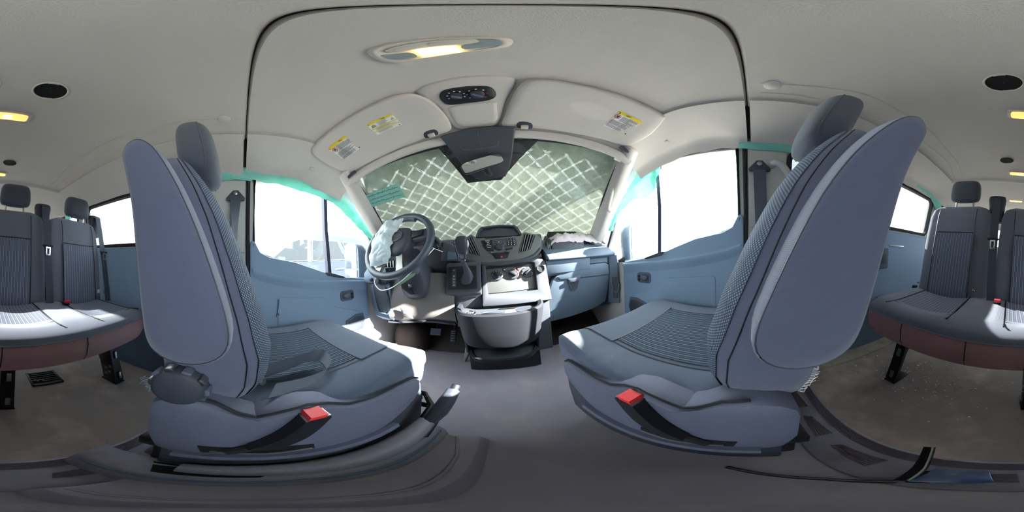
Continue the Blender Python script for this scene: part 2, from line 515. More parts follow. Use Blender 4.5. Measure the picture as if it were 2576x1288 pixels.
# ribbed threshold strip across the van behind the front seats
th = thing('threshold_strip', 'grey plastic threshold strip with ribbed tread pads across the floor behind the front seats', 'floor trim', (CX, -0.15, 0), kind='structure')
obj('strip', prism([(-0.215, -0.01), (-0.215, 0.004), (-0.20, 0.009), (-0.11, 0.009), (-0.085, -0.005), (-0.085, -0.012)], 'x', -0.80, 0.74, 0.002), TREAD, th)
def ribpad(poly, n, nm='tread_pad'):
    """a pad of raised ribs that fills a quadrilateral (4 floor points)"""
    a, b, c, d = [Vector((p[0], p[1], 0.009)) for p in poly]
    bms = []
    for i in range(n):
        t0 = i / n; t1 = (i + 0.55) / n
        q = [a.lerp(b, t0), a.lerp(b, t1), d.lerp(c, t1), d.lerp(c, t0)]
        bms.append(plate(q, (0, 0, 0.003), 0))
    obj(nm, join(*bms), TRIBS, th)
x = -0.62
ribpad([(-0.75, -0.205), (-0.75, -0.175), (0.68, -0.175), (0.68, -0.205)], 6)
for k in range(9):
    x0 = -0.70 + k * 0.16
    ribpad([(x0, -0.160), (x0, -0.118), (x0 + 0.11, -0.128), (x0 + 0.10, -0.150)], 7)
# plastic sill by the sliding door, dusty
obj('side_sill', prism([(-0.22, 0), (-0.22, 0.02), (-1.35, 0.02), (-1.35, 0)], 'x', 0.66, 0.80, 0.006), M('dusty_sill', '8f8878', 0.8, var=0.15, dirt='6a6355', ds=12), f)
# floor heater grille under the bench
fv = thing('floor_vent', 'black heater grille in the floor under the bench', 'vent', (-0.326, -0.72, 0))
obj('frame', join(box(-0.40, -0.25, -0.775, -0.765, 0.0, 0.006, .001), box(-0.40, -0.25, -0.665, -0.655, 0, 0.006, .001),
                  box(-0.40, -0.39, -0.775, -0.655, 0, 0.006, .001), box(-0.26, -0.25, -0.775, -0.655, 0, 0.006, .001)), BSTEEL, fv)
obj('well', box(-0.395, -0.255, -0.77, -0.66, 0.0005, 0.0015, 0), VOID, fv)
_sm = None
for k in range(6):
    o = obj('slat', _sm if _sm else box(-0.395, -0.255, -0.0025, 0.0025, 0.0, 0.005, 0.0005), BSTEEL, fv, loc=(0, -0.755 + k * 0.017, 0)); _sm = o.data
for k in range(4): obj('gravel', lathe([(0.0, 0), (0.006, 0.002), (0.007, 0.005), (0, 0.009)], (-0.31 + 0.012 * k, -0.69 - 0.01 * (k % 2), 0.004), n=7), M('rust_chip%d' % k, '8a5c3a', 0.9), fv)

# side walls ---------------------------------------------------------
LW = [(-1.18, -0.20), (-2.15, -1.32), (-3.05, -2.30)]
RW = [(-0.235, -0.165), (-1.40, -0.60), (-2.25, -1.55), (-3.05, -2.40)]  # passenger wall strip between the first two openings is added to block sun
WZ0, WZ1 = 0.835, 1.185
def side_wall(name, side, wins, label):
    pieces = [side_slab(side, [(-3.2, 0), (0.06, 0), (0.06, WZ0), (-3.2, WZ0)]),
              side_slab(side, [(-3.2, WZ1), (1.5, WZ1), (1.5, 1.21), (1.0, 1.33), (-3.2, 1.33)]),
              side_slab(side, [(0.8, 0), (1.5, 0), (1.5, 0.85), (1.12, 0.85), (1.0, 0.60), (0.8, 0.55)]),
              side_slab(side, [(0.02, -0.06), (0.82, -0.06), (0.82, 0.12), (0.02, 0.12)])]
    ys = [0.045] + [q for w in wins for q in (w[1], w[0])] + [-3.2]
    for i in range(0, len(ys), 2):
        pieces.append(side_slab(side, [(ys[i + 1], WZ0), (ys[i], WZ0), (ys[i], WZ1), (ys[i + 1], WZ1)]))
    return struct(name, join(*pieces), PILLAR, label, 'wall')
wl = side_wall('wall_left', -1, LW, 'pale grey interior side wall of the van on the driver side')
wr = side_wall('wall_right', 1, RW, 'pale grey interior side wall of the van on the passenger side')
for side, w_, nm in ((-1, wl, 'L'), (1, wr, 'R')):
    # lower trim panels are blue-grey plastic
    obj('lower_trim', side_slab(side, [(-3.15, 0.0), (-0.02, 0.0), (-0.02, 0.815), (-3.15, 0.815)], 0.012, 0.014, 0.004), DOORP, w_, label='blue-grey lower side trim')
    obj('lower_step', side_slab(side, [(-3.15, 0.0), (-0.30, 0.0), (-0.30, 0.33), (-3.15, 0.33)], 0.012, 0.03, 0.006), DOORD, w_, label='dark lower trim step')
    obj('pillar_cover', side_slab(side, [(-0.15 if side > 0 else -0.19, 0.78), (0.02, 0.78), (0.02, 1.22), (-0.15 if side > 0 else -0.19, 1.20)], 0.012, 0.014, 0.005), PILLAR, w_, label='pale B-pillar cover')
    obj('pillar_seal', tube([(CX + side * (hw(z) - 0.012), 0.034, z) for z in (0.1, 0.4, 0.8, 0.9, 1.0, 1.1, 1.21)], 0.010, 8), RUBB, w_, label='black door seal')
wn = 0
for side, wins, w_ in ((-1, LW, 'driver side'), (1, RW, 'passenger side')):
    for k, (a, b) in enumerate(wins):
        wn += 1
        wo = obj('window_%d' % wn, side_slab(side, round_rect(a + .01, b - .01, WZ0 + .01, WZ1 - .005, 0.05), 0.005, -0.02), GLASSR)
        tag(wo, ('%s rear side window, %s behind the front seats' % (w_, ('first', 'second', 'third', 'fourth')[k])), 'window', kind='structure')
        obj('seal', ring_slab(side, round_rect(a - .012, b + .012, WZ0 - .012, WZ1 + .012, 0.06), round_rect(a + .012, b - .012, WZ0 + .012, WZ1 - .012, 0.045), 0.03, 0.006), RUBB, wo)
# sliding-door inner panel with pocket and latch (right wall)
sd = thing('sliding_door', 'blue-grey sliding door panel with pull pocket behind the passenger seat', 'door', (0.79, -0.8, 0), kind='structure')
obj('panel', side_slab(1, round_rect(-1.33, -0.33, 0.36, 0.80, 0.04), 0.02, 0.035, 0.006), DOORP, sd)
obj('pull_pocket', side_slab(1, round_rect(-0.83, -0.74, 0.55, 0.69, 0.015), 0.012, 0.044, 0.003), DOORD, sd)
obj('pocket_recess', side_slab(1, round_rect(-0.81, -0.755, 0.585, 0.65, 0.012), 0.004, 0.0475, 0.001), CHAR, sd)
obj('rail_line', side_slab(1, [(-1.0, 0.705), (-0.84, 0.705), (-0.84, 0.713), (-1.0, 0.713)], 0.01, 0.042, 0.001), STEEL, sd)

# ceiling ------------------------------------------------------------
CS = [(0.0, 1.405), (0.10, 1.404), (0.20, 1.398), (0.30, 1.384), (0.40, 1.362), (0.48, 1.338), (0.545, 1.312)]
def ceil_z(x, y=0.0):
    h = abs(x - CX)
    z = interp(CS + [(0.66, 1.265), (0.72, 1.235), (0.757, 1.19)], h)[0]
    if y > 0.2:
        yh = 0.60 - 0.30 * min(h, 0.56) ** 2
        s = max(0, (y - 0.2)) / (yh - 0.2)
        z -= 0.14 * min(s, 1.25) ** 2
    return z
def ceil_strip(y0, y1, ny, nx=44, H=0.545, lip=True, arch=None):
    def f(u, v):
        x = CX - H + 2 * H * u
        yy1 = y1(x) if callable(y1) else y1
        y = y0 + (yy1 - y0) * v
        z = ceil_z(x, y)
        if arch: z += arch(x, y)
        return Vector((x, y, z))
    return f
fr = grid(ceil_strip(0.021, lambda x: 0.60 - 0.30 * min(abs(x - CX), 0.56) ** 2, 26), 44, 26)
# rolled front lip along the seam
lipf = grid(lambda u, v: Vector((CX - 0.57 + 1.14 * u, 0.021 - 0.006 * math.sin(v * PI / 2), ceil_z(CX - 0.57 + 1.14 * u) + 0.022 * v)), 44, 4)
ce = struct('ceiling', join(fr, lipf), HEADL, 'pale grey cloth headliner with a dark transverse seam', 'ceiling', 60)
def rear_arch(x, y):
    # a rolled ridge bows across the roof behind the second row; the last section hangs a little lower
    d = y - (-1.44 + 0.60 * (x - CX) ** 2)
    r = -0.016 * math.exp(-(d / 0.018) ** 2)
    if d < 0: r -= 0.008 * min(1, -d / 0.02)
    return r
rr = grid(ceil_strip(0.007, -3.18, 0, arch=rear_arch), 44, 260)
lipr = grid(lambda u, v: Vector((CX - 0.57 + 1.14 * u, 0.007 + 0.006 * math.sin(v * PI / 2), ceil_z(CX - 0.57 + 1.14 * u) + 0.022 * v)), 44, 4)
obj('rear_headliner', join(rr, lipr), HEADL, ce, 60, label='rear headliner section')
obj('seam_channel', grid(lambda u, v: Vector((CX - 0.74 + 1.48 * u, -0.02 + 0.07 * v, ceil_z(CX - 0.74 + 1.48 * u) + 0.024)), 40, 2, 0.004), M('seam_grey', '3e3c3b', 0.9), ce, label='dark seam between headliner sections')
# side rails below the headliner edge
def rail(side, y0, y1, n, drop=0.0, top=0.535, wob=0.0, seed=0, taper=None):
    def f(u, v):
        h = top + (0.757 - top) * v
        y = y0 + (y1 - y0) * u
        x = CX + side * h
        z = ceil_z(x, 0.0) - 0.004
        if y > 0.2:
            yh = 0.60 - 0.30 * 0.56 ** 2; s = (y - 0.2) / (yh - 0.2)
            z -= 0.14 * s * s * (0.92 - 0.38 * v)
            x -= side * 0.05 * s * s * v * 0.6
        z += wob * nz((x * 2, y * 3, seed), 4.0) * v
        return Vector((x, y, z - drop * v))
    return grid(f, n, 12, 0.006)
obj('rail_front', rail(-1, 0.02, 0.54, 20, 0.0, wob=0.012), RAIL, ce, 60, label='wrinkled front side rail cover')
obj('rail_front', rail(1, 0.02, 0.54, 20, 0.0, wob=0.012, seed=3), RAIL, ce, 60, label='wrinkled front side rail cover')
obj('rail_rear', rail(-1, -3.18, 0.006, 60, 0.0, wob=0.006), RAIL, ce, 60, label='rear side rail cover')
obj('rail_rear', rail(1, -3.18, 0.006, 60, 0.0, wob=0.006, seed=5), RAIL, ce, 60, label='rear side rail cover')
for side in (-1, 1):    # creases: the headliner edge has come loose
    for sgn in range(2):
        pts = []
        for i in range(46):
            y = -0.02 - i * 0.032
            h = 0.455 + 0.055 * sgn + 0.03 * nz((y * 2.2, sgn, side), 1.5) - 0.03 * math.sin(i / 45 * PI)
            pts.append((CX + side * h, y, ceil_z(CX + side * h) - 0.0005))
        obj('crease', tube(pts, 0.0022, 6), HEADL, ce, label='crease in the headliner')
# header trim over the windshield
def header(u, v):
    h = -0.60 + 1.2 * u
    yh = 0.60 - 0.30 * min(abs(h), 0.56) ** 2
    zz = ceil_z(CX + h, yh)
    return Vector((CX + h, yh - 0.012 + 0.026 * v, zz + 0.004 - 0.014 * math.sin(v * PI) ** 0.8 - 0.010 * v))
obj('header_trim', grid(header, 40, 10, 0.01), RAIL, ce, 60, label='padded header above the windshield')
# roof skin, firewall and rear doors keep the daylight out
rf = struct('roof_panel', grid(lambda u, v: Vector((CX - 0.86 + 1.72 * u, -3.25 + 4.0 * v, interp([(0, 1.47), (0.5, 1.45), (0.7, 1.36), (0.86, 1.22)], abs(-0.86 + 1.72 * u))[0] - (0.16 * max(0, (-3.25 + 4.0 * v - 0.3) / 0.45) ** 2))), 24, 30, 0.03), WHITEM, 'white steel roof skin above the headliner', 'roof')
wb = struct('wall_back', box(CX - 0.88, CX + 0.88, -3.25, -3.19, -0.06, 0.84, 0), PILLAR, 'rear doors closing the back of the van', 'wall')
obj('upper_frame', join(box(CX - 0.88, CX + 0.88, -3.25, -3.19, 1.17, 1.45, 0), box(CX - 0.06, CX + 0.06, -3.25, -3.19, 0.8, 1.2, 0),
                        box(CX - 0.88, CX - 0.68, -3.25, -3.19, 0.8, 1.2, 0), box(CX + 0.68, CX + 0.88, -3.25, -3.19, 0.8, 1.2, 0)), PILLAR, wb)
for s in (-1, 1):
    obj('pane', box(min(CX + s * 0.05, CX + s * 0.69), max(CX + s * 0.05, CX + s * 0.69), -3.225, -3.22, 0.83, 1.18, 0), GLASS, wb)
struct('firewall', join(box(CX - 0.9, CX + 0.9, 1.47, 1.52, -0.06, 0.80, 0),
       plate([(CX - 0.9, 1.05, -0.03), (CX + 0.9, 1.05, -0.03), (CX + 0.9, 1.5, 0.35), (CX - 0.9, 1.5, 0.35)], (0, -0.01, -0.03), 0)), M('footwell_carpet', '34302e', 0.95, var=0.2, bump=0.5, bs=300), 'dark carpeted firewall and footwell', 'wall')

# A pillars ------------------------------------------------------------
for side, lab in ((-1, 'pale A-pillar cover beside the steering wheel'), (1, 'pale A-pillar cover with a moulded grab handle')):
    cen = [(0.566, 0.470, 1.213), (0.580, 0.495, 1.196), (0.635, 0.605, 1.13), (0.70, 0.77, 1.02), (0.735, 0.90, 0.915), (0.76, 1.04, 0.79), (0.775, 1.14, 0.70)]
    path = catmull([(CX + side * a, b, c) for a, b, c in cen], 6)
    rings = []
    for i, p in enumerate(path):
        t = i / (len(path) - 1)
        w1 = (0.034 + 0.014 * t) * min(1, 0.45 + 5 * t); w2 = (0.05 + 0.012 * t) * min(1, 0.35 + 5 * t)
        ring = []
        for k in range(16):
            a = 2 * PI * k / 16
            ring.append(p + Vector((side * sq(math.cos(a), 3) * w1, sq(math.sin(a), 3) * w2 * 0.75, sq(math.sin(a), 3) * w2 * 0.65)))
        rings.append(ring)
    o = struct('trim_1' if side < 0 else 'trim_2', loft(rings), RAIL, lab, 'pillar trim')
    if side > 0:
        g = catmull([(0.626, 0.66, 1.075), (0.612, 0.675, 1.055), (0.622, 0.72, 1.0), (0.634, 0.755, 0.955), (0.658, 0.76, 0.94)], 5)
        obj('grab_handle', tube(g, 0.014, 10), RAIL, o, label='moulded grab handle')

# windshield and the quilted blanket over it --------------------------------
def ws(a, b, off=0.0):
    """a -1..1 across, b 0..1 from the header down to the cowl"""
    xt = Vector((CX + 0.58 * a, 0.602 - 0.100 * a * a, 1.262 - 0.078 * a * a))
    xb = Vector((CX + 0.80 * a, 1.46 - 0.33 * a * a, 0.80 - 0.06 * a * a))
    p = xt.lerp(xb, b)
    n = Vector((0.25 * a, 0.52, 0.82)).normalized()
    return p + n * (0.035 * math.sin(b * PI) + off)
w7 = obj('window_12', grid(lambda u, v: ws(-1 + 2 * u, v), 40, 24, 0.004), WSGLASS, smooth=80)
tag(w7, 'raked windshield with a dark printed band behind the mirror', 'windshield', kind='structure')
def frit(poly, nm):
    """dark printed patch: corners in glass coordinates"""
    (a0, b0), (a1, b1), (a2, b2), (a3, b3) = poly
    def f(u, v):
        at = a0 + (a1 - a0) * u; bt = b0 + (b1 - b0) * u; ab = a3 + (a2 - a3) * u; bb = b3 + (b2 - b3) * u
        return ws(at + (ab - at) * v, bt + (bb - bt) * v, -0.003)
    obj(nm, grid(f, 14, 10, 0.001), M(nm, '3a3838', 0.5, var=0.08), w7)
frit([(-0.30, 0.0), (0.42, 0.0), (0.13, 0.30), (-0.15, 0.30)], 'printed_band')
obj('printed_border', join(*[grid(lambda u, v, s=s: ws(s * (1.0 - 0.035 * v), u, -0.003), 20, 2, 0.001) for s in (-1, 1)],
    grid(lambda u, v: ws(-1 + 2 * u, 0.035 * v, -0.003), 30, 2, 0.001)), BLACK, w7)

def blanketmat():
    m, t, N, L, P = nt('quilted_blanket')
    N.remove(P)
    co = N.new('ShaderNodeUVMap')
    sp = N.new('ShaderNodeSeparateXYZ'); L.new(co.outputs[0], sp.inputs[0])
    def ma(op, a, b=None):
        n = N.new('ShaderNodeMath'); n.operation = op
        for i, q in enumerate((a, b)):
            if q is None: continue
            if isinstance(q, (int, float)): n.inputs[i].default_value = q
            else: L.new(q, n.inputs[i])
        return n.outputs[0]
    wob = N.new('ShaderNodeTexNoise'); wob.inputs['Scale'].default_value = 9; L.new(co.outputs[0], wob.inputs['Vector'])
    dw = ma('MULTIPLY', ma('SUBTRACT', wob.outputs['Fac'], 0.5), 0.04)
    def lines(sgn):
        c = ma('ADD', ma('ADD', sp.outputs[0], ma('MULTIPLY', sp.outputs[1], sgn)), dw)
        fr = ma('FRACT', c)
        l1 = ma('LESS_THAN', ma('ABSOLUTE', ma('SUBTRACT', fr, 0.455)), 0.015)
        l2 = ma('LESS_THAN', ma('ABSOLUTE', ma('SUBTRACT', fr, 0.545)), 0.015)
        return ma('MAXIMUM', l1, l2)
    n2 = N.new('ShaderNodeTexNoise'); n2.inputs['Scale'].default_value = 5.0; n2.inputs['Detail'].default_value = 4; L.new(co.outputs[0], n2.inputs['Vector'])
    brk = N.new('ShaderNodeMapRange'); brk.inputs[1].default_value = 0.28; brk.inputs[2].default_value = 0.60
    L.new(n2.outputs['Fac'], brk.inputs[0])
    stitch = ma('MULTIPLY', ma('MAXIMUM', lines(1.15), lines(-1.15)), brk.outputs[0])
    n1 = N.new('ShaderNodeTexNoise'); n1.inputs['Scale'].default_value = 3.0; n1.inputs['Detail'].default_value = 9; n1.inputs['Roughness'].default_value = 0.7
    L.new(co.outputs[0], n1.inputs['Vector'])
    mx = N.new('ShaderNodeMix'); mx.data_type = 'RGBA'; L.new(n1.outputs['Fac'], mx.inputs[0])
    mx.inputs[6].default_value = lin('74776b'); mx.inputs[7].default_value = lin('bcbfb0')
    d = N.new('ShaderNodeBsdfDiffuse'); L.new(mx.outputs[2], d.inputs[0])
    tl = N.new('ShaderNodeBsdfTranslucent'); L.new(mx.outputs[2], tl.inputs[0])
    m1 = N.new('ShaderNodeMixShader'); m1.inputs[0].default_value = BL_TRANS
    L.new(d.outputs[0], m1.inputs[1]); L.new(tl.outputs[0], m1.inputs[2])
    tp = N.new('ShaderNodeBsdfTransparent'); tp.inputs[0].default_value = (1, 1, 0.97, 1)
    m2 = N.new('ShaderNodeMixShader'); L.new(ma('MULTIPLY', stitch, BL_HOLE), m2.inputs[0])
    L.new(m1.outputs[0], m2.inputs[1]); L.new(tp.outputs[0], m2.inputs[2])
    L.new(m2.outputs[0], N['Material Output'].inputs[0])
    return m
BL_TRANS, BL_HOLE = 0.06, 0.10
NA, NB = 168, 112
QU, QV = 14, 8
def blank(u, v):
    b = -0.06 + 1.12 * v; a0 = -0.985 + 0.10 * max(0, 1 - v / 0.24); a = a0 + (1.045 - a0) * u
    ua, vb = u * QU, v * QV
    puff = 0.5 + 0.25 * math.cos(2 * PI * (ua + 1.15 * vb)) + 0.25 * math.cos(2 * PI * (ua - 1.15 * vb))
    w = nz((ua * 0.35, vb * 0.35, 1), 1.0) * 0.007 + nz((ua * 2.1, vb * 2.1, 4), 1.0) * 0.004
    return ws(a, b, 0.030 - 0.005 * puff + w)
bb = grid(blank, NA, NB)
uvl = bb.loops.layers.uv.new('UVMap')
bb.verts.index_update()
for fc in bb.faces:
    for lp in fc.loops:
        i = lp.vert.index; lp[uvl].uv = ((i // (NB + 1)) / NA * QU, (i % (NB + 1)) / NB * QV)
bl = obj('moving_blanket', bb, blanketmat(), smooth=80)
tag(bl, 'grey-green quilted blanket with crossed stitching covering the windshield from outside', 'blanket')
# teal tape with scribbled writing, stuck on the glass
tp = grid(lambda u, v: ws(-0.985 + 0.30 * u, 0.19 + 0.125 * v - 0.005 * u, -0.006), 10, 4, 0.001)
tpo = obj('tape_strip', tp, clothmat('teal_tape', '8cc7bb', 'a6d5c9', 0.3), smooth=80)
tag(tpo, 'teal tape strip with scribbled writing on the upper driver corner of the windshield', 'tape')
random.seed(4)
for row in range(3):
    pts = []
    for i in range(46):
        t = i / 45
        pts.append(ws(-0.965 + 0.26 * t, 0.213 + 0.035 * row + 0.012 * math.sin(i * 2.1 + row) * random.random(), -0.008))
    obj('scribble', tube(pts, 0.0011, 5), M('dark_ink', '33706c', 0.6), tpo)

# cowl: black plastic strip under the glass
struct('cowl_panel', grid(lambda u, v: Vector((CX - 0.84 + 1.68 * u, 1.12 + 0.34 * (1 - (2 * u - 1) ** 2) + 0.08 * v - 0.02, 0.76 + 0.02 * v)), 20, 2, 0.03), BLACK, 'black cowl strip under the windshield', 'cowl')
# ------------------------------------------------------------------ front doors
OPEN = [(0.066, 0.80), (0.066, 1.195), (0.22, 1.20), (0.38, 1.192), (0.50, 1.165), (0.60, 1.125), (0.70, 1.06), (0.78, 0.99), (0.90, 0.86), (0.99, 0.70), (0.93, 0.60), (0.72, 0.60), (0.45, 0.655), (0.25, 0.725)]
OUTR = [(0.036, 0.78), (0.036, 1.24), (0.22, 1.245), (0.40, 1.235), (0.53, 1.20), (0.63, 1.16), (0.74, 1.09), (0.82, 1.02), (0.95, 0.88), (1.06, 0.68), (1.0, 0.55), (0.70, 0.55), (0.43, 0.60), (0.22, 0.66)]
def front_door(side, name, label, wnum):
    d = thing(name, label, 'door', (CX + side * 0.83, 0.4, 0), kind='structure')
    obj('upper_frame', ring_slab(side, OUTR, OPEN, 0.05, 0.0), PILLAR, d, 30)
    ip = [(CX + side * (hw(z) - 0.004), y, z) for y, z in OPEN[:10]]
    obj('window_seal', tube(ip, 0.008, 6), RUBB, d)
    out = [(0.045, 0.10), (0.045, 0.835), (0.058, 0.846), (0.075, 0.832), (0.10, 0.782), (0.15, 0.757), (0.29, 0.731), (0.40, 0.694), (0.518, 0.652), (0.60, 0.634), (0.705, 0.62),
           (0.80, 0.604), (0.812, 0.59), (0.812, 0.50), (0.82, 0.32), (0.80, 0.10)]
    obj('panel', side_slab(side, out, 0.05, 0.02, 0.006), DOORP, d, 30)
    obj('outer_skin', side_slab(side, [(0.03, -0.05), (0.03, 0.80), (0.5, 0.64), (1.0, 0.60), (1.0, -0.05)], 0.02, -0.03), WHITEM, d)
    # shelf ridge under the window line
    rid = []
    for y, z in ((0.06, 0.700), (0.12, 0.678), (0.20, 0.660), (0.30, 0.643), (0.45, 0.624), (0.62, 0.610), (0.80, 0.594)):
        x = CX + side * 0.812
        rid.append([(x, y, z + 0.004), (x - side * 0.012, y, z), (x - side * 0.017, y, z - 0.010), (x - side * 0.010, y, z - 0.03), (x, y, z - 0.08), (x + side * 0.02, y, z - 0.08), (x + side * 0.02, y, z + 0.004)])
    obj('ledge', loft(rid), DOORP, d, 50)
    inset = [(0.186, 0.535), (0.20, 0.545), (0.45, 0.523), (0.475, 0.510), (0.515, 0.462), (0.54, 0.448), (0.70, 0.395), (0.735, 0.34), (0.72, 0.22), (0.186, 0.20)]
    obj('pocket_gap', side_slab(side, [(y + (0.006 if y > 0.4 else -0.006), z + 0.006) for y, z in inset], 0.004, 0.022), DOORD, d)
    obj('pocket_panel', side_slab(side, inset, 0.010, 0.030, 0.004), DOORP, d, 30)
    obj('speaker_bezel', side_slab(side, [(0.60, 0.345), (0.68, 0.375), (0.745, 0.37), (0.765, 0.30), (0.74, 0.24), (0.60, 0.24)], 0.008, 0.036, 0.004), DOORD, d, 30)
    obj('speaker_mesh', side_slab(side, [(0.62, 0.335), (0.68, 0.358), (0.735, 0.352), (0.75, 0.30), (0.73, 0.255), (0.62, 0.255)], 0.004, 0.039, 0.001), CHAR, d)
    # inner door handle
    h = obj('door_handle', side_slab(side, round_rect(0.572, 0.678, 0.478, 0.545, 0.022), 0.012, 0.030, 0.004), DOORD, d, 30, label='dark door handle bezel')
    obj('cup', side_slab(side, round_rect(0.582, 0.642, 0.490, 0.533, 0.015), 0.003, 0.0315, 0.001), CHAR, h)
    obj('lever', xf(side_slab(side, [(0.588, 0.516), (0.605, 0.528), (0.640, 0.530), (0.636, 0.505), (0.612, 0.496)], 0.007, 0.039, 0.002)), SHIELD, h)
    for kz in (0.499, 0.520):
        obj('lock_button', side_slab(side, round_rect(0.652, 0.668, kz - 0.008, kz + 0.008, 0.004), 0.006, 0.035, 0.001), BLACK, h)
    # glazing
    wa = obj('window_%d' % wnum, side_slab(side, [(0.07, 0.78), (0.07, 1.19), (0.22, 1.196), (0.38, 1.188), (0.475, 1.17), (0.505, 0.64), (0.25, 0.70)], 0.005, -0.02), GLASS)
    tag(wa, 'large front door glass on the %s side' % ('driver' if side < 0 else 'passenger'), 'window', kind='structure')
    wb_ = obj('window_%d' % (wnum + 1), side_slab(side, [(0.485, 1.168), (0.50, 1.165), (0.60, 1.122), (0.70, 1.057), (0.78, 0.987), (0.90, 0.857), (0.985, 0.70), (0.92, 0.60), (0.72, 0.60), (0.515, 0.64)], 0.005, -0.02), GLASS)
    tag(wb_, 'triangular front quarter glass on the %s side' % ('driver' if side < 0 else 'passenger'), 'window', kind='structure')
    obj('division_bar', loft([[(CX + side * (hw(z) + dx), y + dy, z) for dx, dy in ((-0.008, -0.011), (-0.008, 0.011), (0.025, 0.011), (0.025, -0.011))] for y, z in ((0.466, 1.19), (0.488, 0.93), (0.516, 0.63))]),
        M('bar_dark%d' % wnum, '2b2f4a', 0.5), d, 30)
    obj('sill_strip', side_slab(side, [(0.47, 0.668), (0.50, 0.668), (0.62, 0.633), (0.60, 0.626), (0.49, 0.648)], 0.02, 0.025, 0.002), CHAR, d, 30)
    obj('rear_badge', side_slab(side, round_rect(0.052, 0.066, 0.795, 0.828, 0.003), 0.002, 0.0215, 0.0005), DOORD, d)
    return d
dl = front_door(-1, 'door_1', 'blue-grey driver door panel with swooping sill, seen beyond the driver seat', 8)
obj('hanging_string', tube(catmull([(-0.822, 0.192, 0.535), (-0.818, 0.188, 0.50), (-0.816, 0.182, 0.47), (-0.812, 0.190, 0.452), (-0.812, 0.180, 0.462), (-0.812, 0.176, 0.445)], 4), 0.0018, 5), BLACK, dl, label='black string hanging by the door pocket')
dr = front_door(1, 'door_2', 'blue-grey passenger door panel with swooping sill, seen beyond the passenger seat', 10)

# exterior mirrors ---------------------------------------------------------
def door_mirror(side, label):
    x = CX + side * 0.95
    mo = thing('wing_mirror', label, 'mirror', (x, 0.81, 0.62), group='exterior wing mirrors')
    rings = []
    for y, s in ((0.785, 0.97), (0.795, 1.0), (0.84, 1.0), (0.88, 0.9), (0.91, 0.6), (0.915, 0.25)):
        ring = []
        for k in range(24):
            a = 2 * PI * k / 24
            ring.append((x + sq(math.cos(a), 5) * 0.088 * s, y, 0.725 + sq(math.sin(a), 5) * 0.155 * s + 0.012 * math.cos(a) * side))
        rings.append(ring)
    obj('housing', loft(rings), M('mirror_housing%d' % (side + 1), '5d6b80', 0.5), mo)
    obj('upper_glass', prism([(x - 0.068, 0.685), (x - 0.058, 0.84), (x - 0.05, 0.856), (x + 0.055, 0.866), (x + 0.068, 0.85), (x + 0.068, 0.685)], 'y', 0.779, 0.784, 0.001), MIRR, mo)
    obj('lower_glass', prism([(x - 0.07, 0.595), (x - 0.069, 0.672), (x + 0.068, 0.672), (x + 0.066, 0.60), (x + 0.06, 0.588), (x - 0.07, 0.588)], 'y', 0.777, 0.784, 0.001), MIRR, mo)
    obj('arm', tube([(x - side * 0.06, 0.85, 0.62), (x - side * 0.085, 0.87, 0.60), (x - side * 0.10, 0.885, 0.59)], 0.03, 10), BLACK, mo)
door_mirror(-1, 'tall two-part wing mirror outside the driver window')
door_mirror(1, 'tall two-part wing mirror outside the passenger window')

# deployed curtain airbags ----------------------------------------------------
def curtain(side, top, bot, name, label, seed, n=60, fold=0.012, thick=0.012):
    """cloth hanging from a rail: top and bottom are (y, z) polylines"""
    def at(tab, t):
        s = t * (len(tab) - 1); i = min(int(s), len(tab) - 2); k = s - i
        return tab[i][0] + (tab[i + 1][0] - tab[i][0]) * k, tab[i][1] + (tab[i + 1][1] - tab[i][1]) * k
    def f(u, v):
        a = at(top, u); b = at(bot, u)
        y = a[0] + (b[0] - a[0]) * v; z = a[1] + (b[1] - a[1]) * v
        h = hw(z) - 0.022 - thick * math.sin(v * PI) - fold * (nz((y * 9, z * 26, seed), 1.0) + 0.6 * nz((y * 23, z * 40, seed + 2), 1.0)) * (0.25 + v)
        z += 0.006 * nz((y * 14, seed, 0), 1.0) * v
        return Vector((CX + side * h, y, z))
    o = obj(name, grid(f, n, 14, 0.003), TEAL, smooth=70)
    tag(o, label, 'airbag', 'deployed curtain airbags')
    return o
curtain(-1, [(0.0, 1.245), (0.2, 1.225), (0.40, 1.20), (0.56, 1.16), (0.68, 1.10), (0.80, 1.0), (0.90, 0.90)],
        [(0.03, 1.175), (0.19, 1.155), (0.36, 1.125), (0.52, 1.095), (0.64, 1.02), (0.74, 0.95), (0.87, 0.88)], 'curtain_airbag', 'teal curtain airbag hanging over the driver door window', 1)
curtain(-1, [(-0.45, 1.235), (-0.2, 1.235), (-0.06, 1.25), (0.05, 1.24)], [(-0.45, 1.205), (-0.2, 1.17), (-0.06, 1.17), (0.05, 1.165)], 'curtain_airbag', 'crumpled teal airbag fold over the driver B-pillar', 2, 36)
curtain(1, [(0.38, 1.205), (0.50, 1.175), (0.60, 1.14), (0.72, 1.06), (0.86, 0.93), (0.95, 0.84)],
        [(0.42, 1.19), (0.50, 1.02), (0.57, 0.99), (0.66, 1.005), (0.77, 0.955), (0.90, 0.83)], 'curtain_airbag', 'teal curtain airbag along the passenger A-pillar', 4)  # lower edge shaped to hang down and block sun from the knee panel
curtain(1, [(-0.19, 1.215), (-0.06, 1.215), (0.055, 1.215)], [(-0.19, 1.165), (-0.06, 1.170), (0.055, 1.178)], 'curtain_airbag', 'thin teal airbag edge above the passenger B-pillar', 5, 26, 0.006)
curtain(1, [(-1.52, 1.21), (-1.3, 1.225), (-1.05, 1.225)], [(-1.56, 1.05), (-1.3, 1.19), (-1.05, 1.20)], 'curtain_airbag', 'teal airbag end hanging at the rear of the sliding door window', 6, 30)
curtain(-1, [(-1.50, 1.20), (-1.3, 1.21), (-1.12, 1.21)], [(-1.52, 1.08), (-1.3, 1.15), (-1.15, 1.185)], 'curtain_airbag', 'teal airbag end behind the bench on the driver side', 7, 24)
